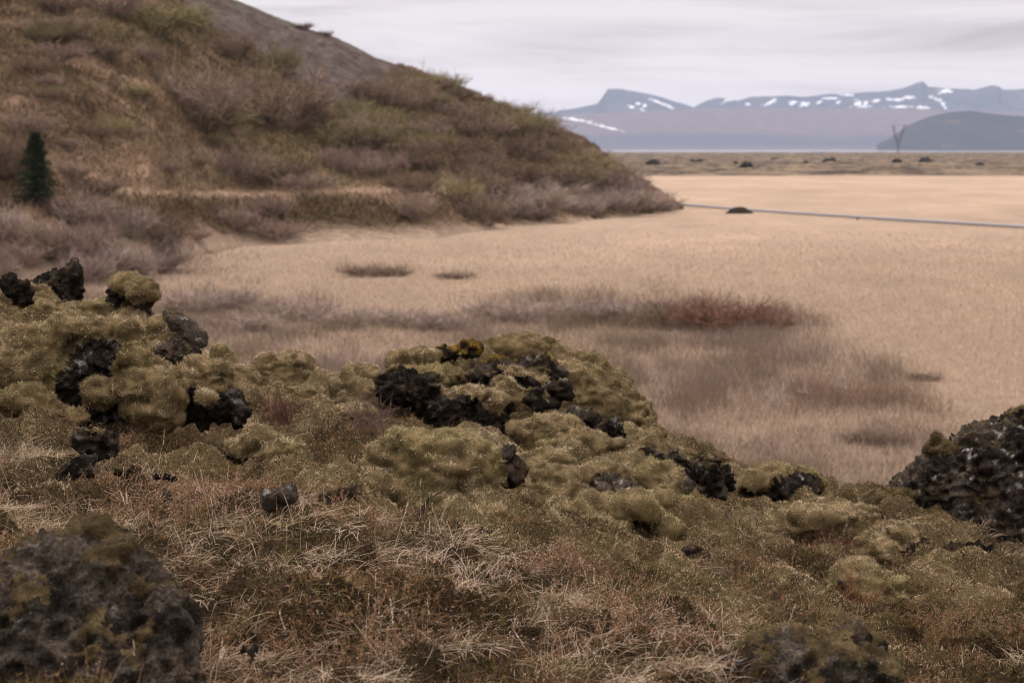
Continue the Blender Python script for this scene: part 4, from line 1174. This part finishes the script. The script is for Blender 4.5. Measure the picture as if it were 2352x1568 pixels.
# lava field
nr, nc = 260, 520
yy = 560 * (3500 / 560) ** np.linspace(0, 1, nr); uu = np.linspace(-0.05, 0.34, nc)
LV = np.stack([(uu[None] * yy[:, None]).ravel(), np.repeat(yy, nc), np.zeros(nr * nc)], 1)
nse = fbm(LV * (0.025, 0.02, 1), 4, 121); n2_ = np.abs(fbm(LV * (0.09, 0.07, 1), 3, 122))
edge = sstep(0, 0.03, np.repeat(np.linspace(0, 1, nr), nc))
LV[:, 2] = (0.9 + 1.3 * nse + 1.8 * n2_) * edge * sstep(1, 0.9, np.repeat(np.linspace(0, 1, nr), nc)) - 0.1
lc = mixc((0.150, 0.112, 0.072), (0.062, 0.046, 0.030), sstep(-0.15, 0.3, fbm(LV * (0.06, 0.03, 1), 4, 123)))
lc = mixc(lc, (0.03, 0.026, 0.024), sstep(0.22, 0.34, fbm(LV * (0.045, 0.02, 1), 4, 124)) * 0.8)
lc = mixc(lc, STRAW, sstep(0.015, 0.0, np.repeat(np.linspace(0, 1, nr), nc)))
link('lava_field', mesh_np('lava_field', LV, [grid_faces(nr, nc)], lc), M_far)['kind'] = 'structure'
RK = []
for i in range(3):
    V, Q = remesh(SV * (1, 0.8, 0.55), SF, 0.08)
    N_v = normals_of(V, [Q]); V = V + N_v * (fbm(V * 1.6, 4, 130 + i) * 0.45)[:, None]
    me = mesh_np('far_rock', V, [Q], np.tile((0.028, 0.024, 0.022), (len(V), 1))); me.materials.append(M_far); RK.append(me)
for (x, y, w_, lab) in [(1782,366,30,'black blocky lava rock, largest on the far mossy lava field'),(1850,371,13,'small upright black rock right of the largest one on the far lava field'),
   (1690,372,12,'small black rock left of the largest one on the far lava field'),(1905,370,30,'ragged dark rock pile in the middle of the far lava field'),(1715,382,30,'low dark rock at the front of the far lava field'),
   (2125,370,34,'wide dark rock on the far lava field right of the pylon'),(2060,371,24,'dark rock near the foot of the pylon'),(1500,376,34,'dark rock at the left end of the far lava field'),(1600,370,28,'flat dark rock left of the middle of the far lava field'),
   (2250,378,22,'lone dark rock at the right end of the far lava field')]:
    p = plain_hit(x, y + 5, 0.9); s_ = p[1] / F; p[2] = LV[np.argmin((LV[:, 0] - p[0]) ** 2 + (LV[:, 1] - p[1]) ** 2), 2] + 0.4
    o = bpy.data.objects.new('far_rock', RK[int(rng.integers(3))]); COL.objects.link(o)
    o.location = p; o.scale = (w_ * s_ * 0.55, w_ * s_ * 0.5, w_ * s_ * 0.5); o.rotation_euler = (0, 0, rng.random() * 6)
    tag(o, lab, 'rock', 'rocks on the far lava field')

# pylon: two splayed lattice masts on one foot with a cross-arm
D_p = 1850.0; s_ = D_p / F
base = np.array([at(2063, 340, D_p)[0], D_p, 0.3]); Hp = 70 * s_
r = tag(root('power_pylon', base), 'slender V shaped lattice power pylon standing beyond the lava field', 'pylon')
def lattice(a, b, w0, w1, nseg, name):
    P = Pile(); a, b = np.array(a), np.array(b); cs_ = []
    for i in range(nseg + 1):
        t = i / nseg; w = w0 + (w1 - w0) * t; c_ = a + (b - a) * t
        cs_.append([c_ + np.array([sx_ * w, sy_ * w, 0]) for sx_, sy_ in ((-1, -1), (1, -1), (1, 1), (-1, 1))])
    col_ = (0.05, 0.05, 0.055)
    for i in range(nseg):
        for q in range(4):
            for (u, v) in ((cs_[i][q], cs_[i + 1][q]), (cs_[i][q], cs_[i + 1][(q + 1) % 4])):
                V, f = tube([u, v], 0.10, 4); P.add(V, f, col_)
    return link(name, P.mesh(name), M_metal, r)
topL, topR = base + (-13 * s_, 0, Hp), base + (14 * s_, 0, Hp)
waist = base + (0, 0, Hp * 0.42)
lattice(base, waist, 0.8, 1.0, 6, 'mast'); lattice(waist + (-0.8, 0, 0), topL, 1.0, 0.7, 8, 'arm'); lattice(waist + (0.8, 0, 0), topR, 1.0, 0.7, 8, 'arm')
lattice(topL + (-9 * s_, 0, 0), topR + (9 * s_, 0, 0), 0.7, 0.7, 12, 'crossarm')

# lake
me = mesh_np('lake', np.array([(-3000, 3550, 0.25), (6000, 3550, 0.25), (9000, 8200, 0.25), (-6000, 8200, 0.25)]), [np.array([[0, 1, 2, 3]])], np.tile((0.30, 0.31, 0.36), (4, 1)))
M_w, nt_, nd_, lk_ = new_mat('lake_water')
o_ = N_(nd_, 'ShaderNodeOutputMaterial'); b_ = N_(nd_, 'ShaderNodeBsdfPrincipled'); b_.inputs['Base Color'].default_value = (0.05, 0.06, 0.08, 1); b_.inputs['Roughness'].default_value = 0.15
lk_.new(b_.outputs[0], o_.inputs[0])
link('lake', me, M_w)['kind'] = 'structure'

def range_mesh(name, d0, d1, prof, seed, colf, ncol=700, nrow=90, amp=1.0, back=0.6):
    xs_ = np.linspace(prof[0][0], prof[-1][0], ncol)
    top = np.interp(xs_, [p[0] for p in prof], [p[1] for p in prof])
    tt = np.concatenate([np.linspace(0, 1, nrow), 1 + np.linspace(0.05, 1, 14)])
    V = np.zeros((len(tt), ncol, 3))
    for j, x in enumerate(xs_):
        hz_ = max((340 - top[j]) / F * d1 + 8, 1)
        d = d0 + (d1 - d0) * np.minimum(tt, 1) + np.maximum(tt - 1, 0) * back * (d1 - d0)
        V[:, j, 0] = (x - W / 2) / F * d1 * (0.25 + 0.75 * d / d1) if False else (x - W / 2) / F * d
        V[:, j, 1] = d
        V[:, j, 2] = np.where(tt <= 1, hz_ * np.minimum(tt, 1) ** 1.25, hz_ * np.cos(np.clip(tt - 1, 0, 1) * math.pi / 2))
    V = V.reshape(-1, 3); T = np.repeat(tt, ncol)
    ns = fbm(V * (0.0016, 0.0012, 0.004), 5, seed) * 60 * amp - np.abs(fbm(np.c_[V[:, 0] * 0.0045, V[:, 1] * 0.0012, 0 * T], 4, seed + 1)) * 70 * amp
    V[:, 2] += ns * np.clip(T, 0, 1) * (1 - 0.85 * sstep(0.85, 1, T) * (T < 1.2)) * (1 - sstep(1.5, 2, T))
    V[:, 2] = np.where(T > 1.98, -2, V[:, 2]); V[:ncol, 2] = -2
    return V, grid_faces(len(tt), ncol), T
def snow_blobs(V, T, lst, seed):
    X, Y = proj(V); m = np.zeros(len(V))
    wob = fbm(np.c_[X * 0.09, Y * 0.22, 0 * X], 4, seed, 0.65)
    for (x, y, rx, ry, tilt) in lst:
        a = math.radians(tilt); u = (X - x) * math.cos(a) + (Y - y) * math.sin(a); v = -(X - x) * math.sin(a) + (Y - y) * math.cos(a)
        m = np.maximum(m, sstep(1.25, 0.75, np.sqrt((u / (rx * 0.8)) ** 2 + (v / (ry * 0.55)) ** 2) + wob * 1.9))
    return m * (T <= 1.02)
# back range with snow
prof = [(900,262),(1180,262),(1270,258),(1370,240),(1395,205),(1420,206),(1500,220),(1560,238),(1590,247),(1610,236),(1640,225),(1665,226),(1690,232),(1720,224),(1780,220),(1850,222),(1900,217),(1960,215),(2020,211),(2060,207),(2100,193),(2112,190),(2125,202),(2180,204),(2230,208),(2270,198),(2285,200),(2295,208),(2352,206),(2500,200),(2800,215)]
V, Q, T = range_mesh('snowy_mountains', 9400, 11500, prof, 141, None)
sn = snow_blobs(V, T, [(1520,238,36,4,22),(1450,245,7,6,0),(1465,238,6,5,0),(1480,243,5,5,0),(1505,258,26,4,2),(1440,262,8,3,0),(1474,252,6,7,50),(1680,228,22,6,-14),(1770,235,20,6,-22),(1820,236,8,9,0),(1848,238,14,8,0),(1905,226,20,4,0),(1880,236,8,5,-20),(1925,236,10,4,-25),(1970,238,10,10,0),(1988,238,7,8,0),(1980,246,24,4,0),(2060,229,26,5,0),(2090,224,14,6,0),(2070,246,30,4,2),(2120,247,20,5,4),(2165,240,22,4,50),(2150,228,20,4,25),(2170,210,14,9,0),(2012,232,10,5,0),(1945,218,16,4,0),(1720,240,10,3,0),(1345,280,0.1,0.1,0)], 142)
mc = mixc((0.04, 0.06, 0.085), (0.06, 0.072, 0.09), sstep(-.3, .3, fbm(V * 0.002, 3, 143)))
mc = mixc(mc, (0.60, 0.61, 0.64), sn * 0.85)
link('mountains', mesh_np('mountains', V, [Q], mc), M_far)['kind'] = 'structure'
# lower brown foot slopes
prof = [(900,275),(1210,272),(1350,262),(1480,256),(1650,250),(1900,252),(2100,252),(2350,258),(2800,262)]
V, Q, T = range_mesh('foothills', 8250, 9800, prof, 151, None, amp=0.5)
sn = snow_blobs(V, T, [(1320,275,32,4,6),(1352,280,10,5,10),(1395,293,32,4,14),(1480,258,0.1,0.1,0)], 152)
X, Y = proj(V)
mc = mixc((0.098, 0.085, 0.096), (0.058, 0.068, 0.092), sstep(300, 322, Y + fbm(V * (0.003, 0.002, 0.01), 3, 153) * 14) * sstep(345, 330, Y) + 0 * Y)
mc = mixc(mc, (0.60, 0.61, 0.64), sn * 0.85)
link('foothills', mesh_np('foothills', V, [Q], mc), M_far)['kind'] = 'structure'
# darker hill on the right
prof = [(2010,332),(2040,318),(2080,290),(2120,272),(2170,258),(2220,255),(2280,262),(2352,268),(2450,275),(2700,300)]
V, Q, T = range_mesh('far_hill', 6300, 6900, prof, 161, None, ncol=300, nrow=60, amp=0.25)
mc = mixc((0.026, 0.034, 0.048), (0.085, 0.07, 0.066), sstep(0.2, 0.4, fbm(V * (0.008, 0.006, 0.02), 3, 162)) * 0.8)
link('dark_hill', mesh_np('dark_hill', V, [Q], mc), M_far)['kind'] = 'structure'

# haze
me = bpy.data.meshes.new('haze'); bm = bmesh.new(); bmesh.ops.create_cube(bm, size=1); bm.to_mesh(me); bm.free()
M_h, nt_, nd_, lk_ = new_mat('haze')
o_ = N_(nd_, 'ShaderNodeOutputMaterial'); pv = N_(nd_, 'ShaderNodeVolumePrincipled')
pv.inputs['Color'].default_value = (0.72, 0.81, 0.97, 1); pv.inputs['Density'].default_value = 3.6e-5; pv.inputs['Anisotropy'].default_value = 0.2
lk_.new(pv.outputs[0], o_.inputs['Volume'])
hz_o = link('haze', me, M_h)
hz_o.scale = (34000, 18000, 460); hz_o.location = (0, 18000 / 2 - 1200, 460 / 2 - 6)
tag(hz_o, 'pale blue distant air over the plain', 'haze', kind='stuff')
print('TRIS', sum(len(o.data.polygons) for o in scene.objects if o.type == 'MESH'))
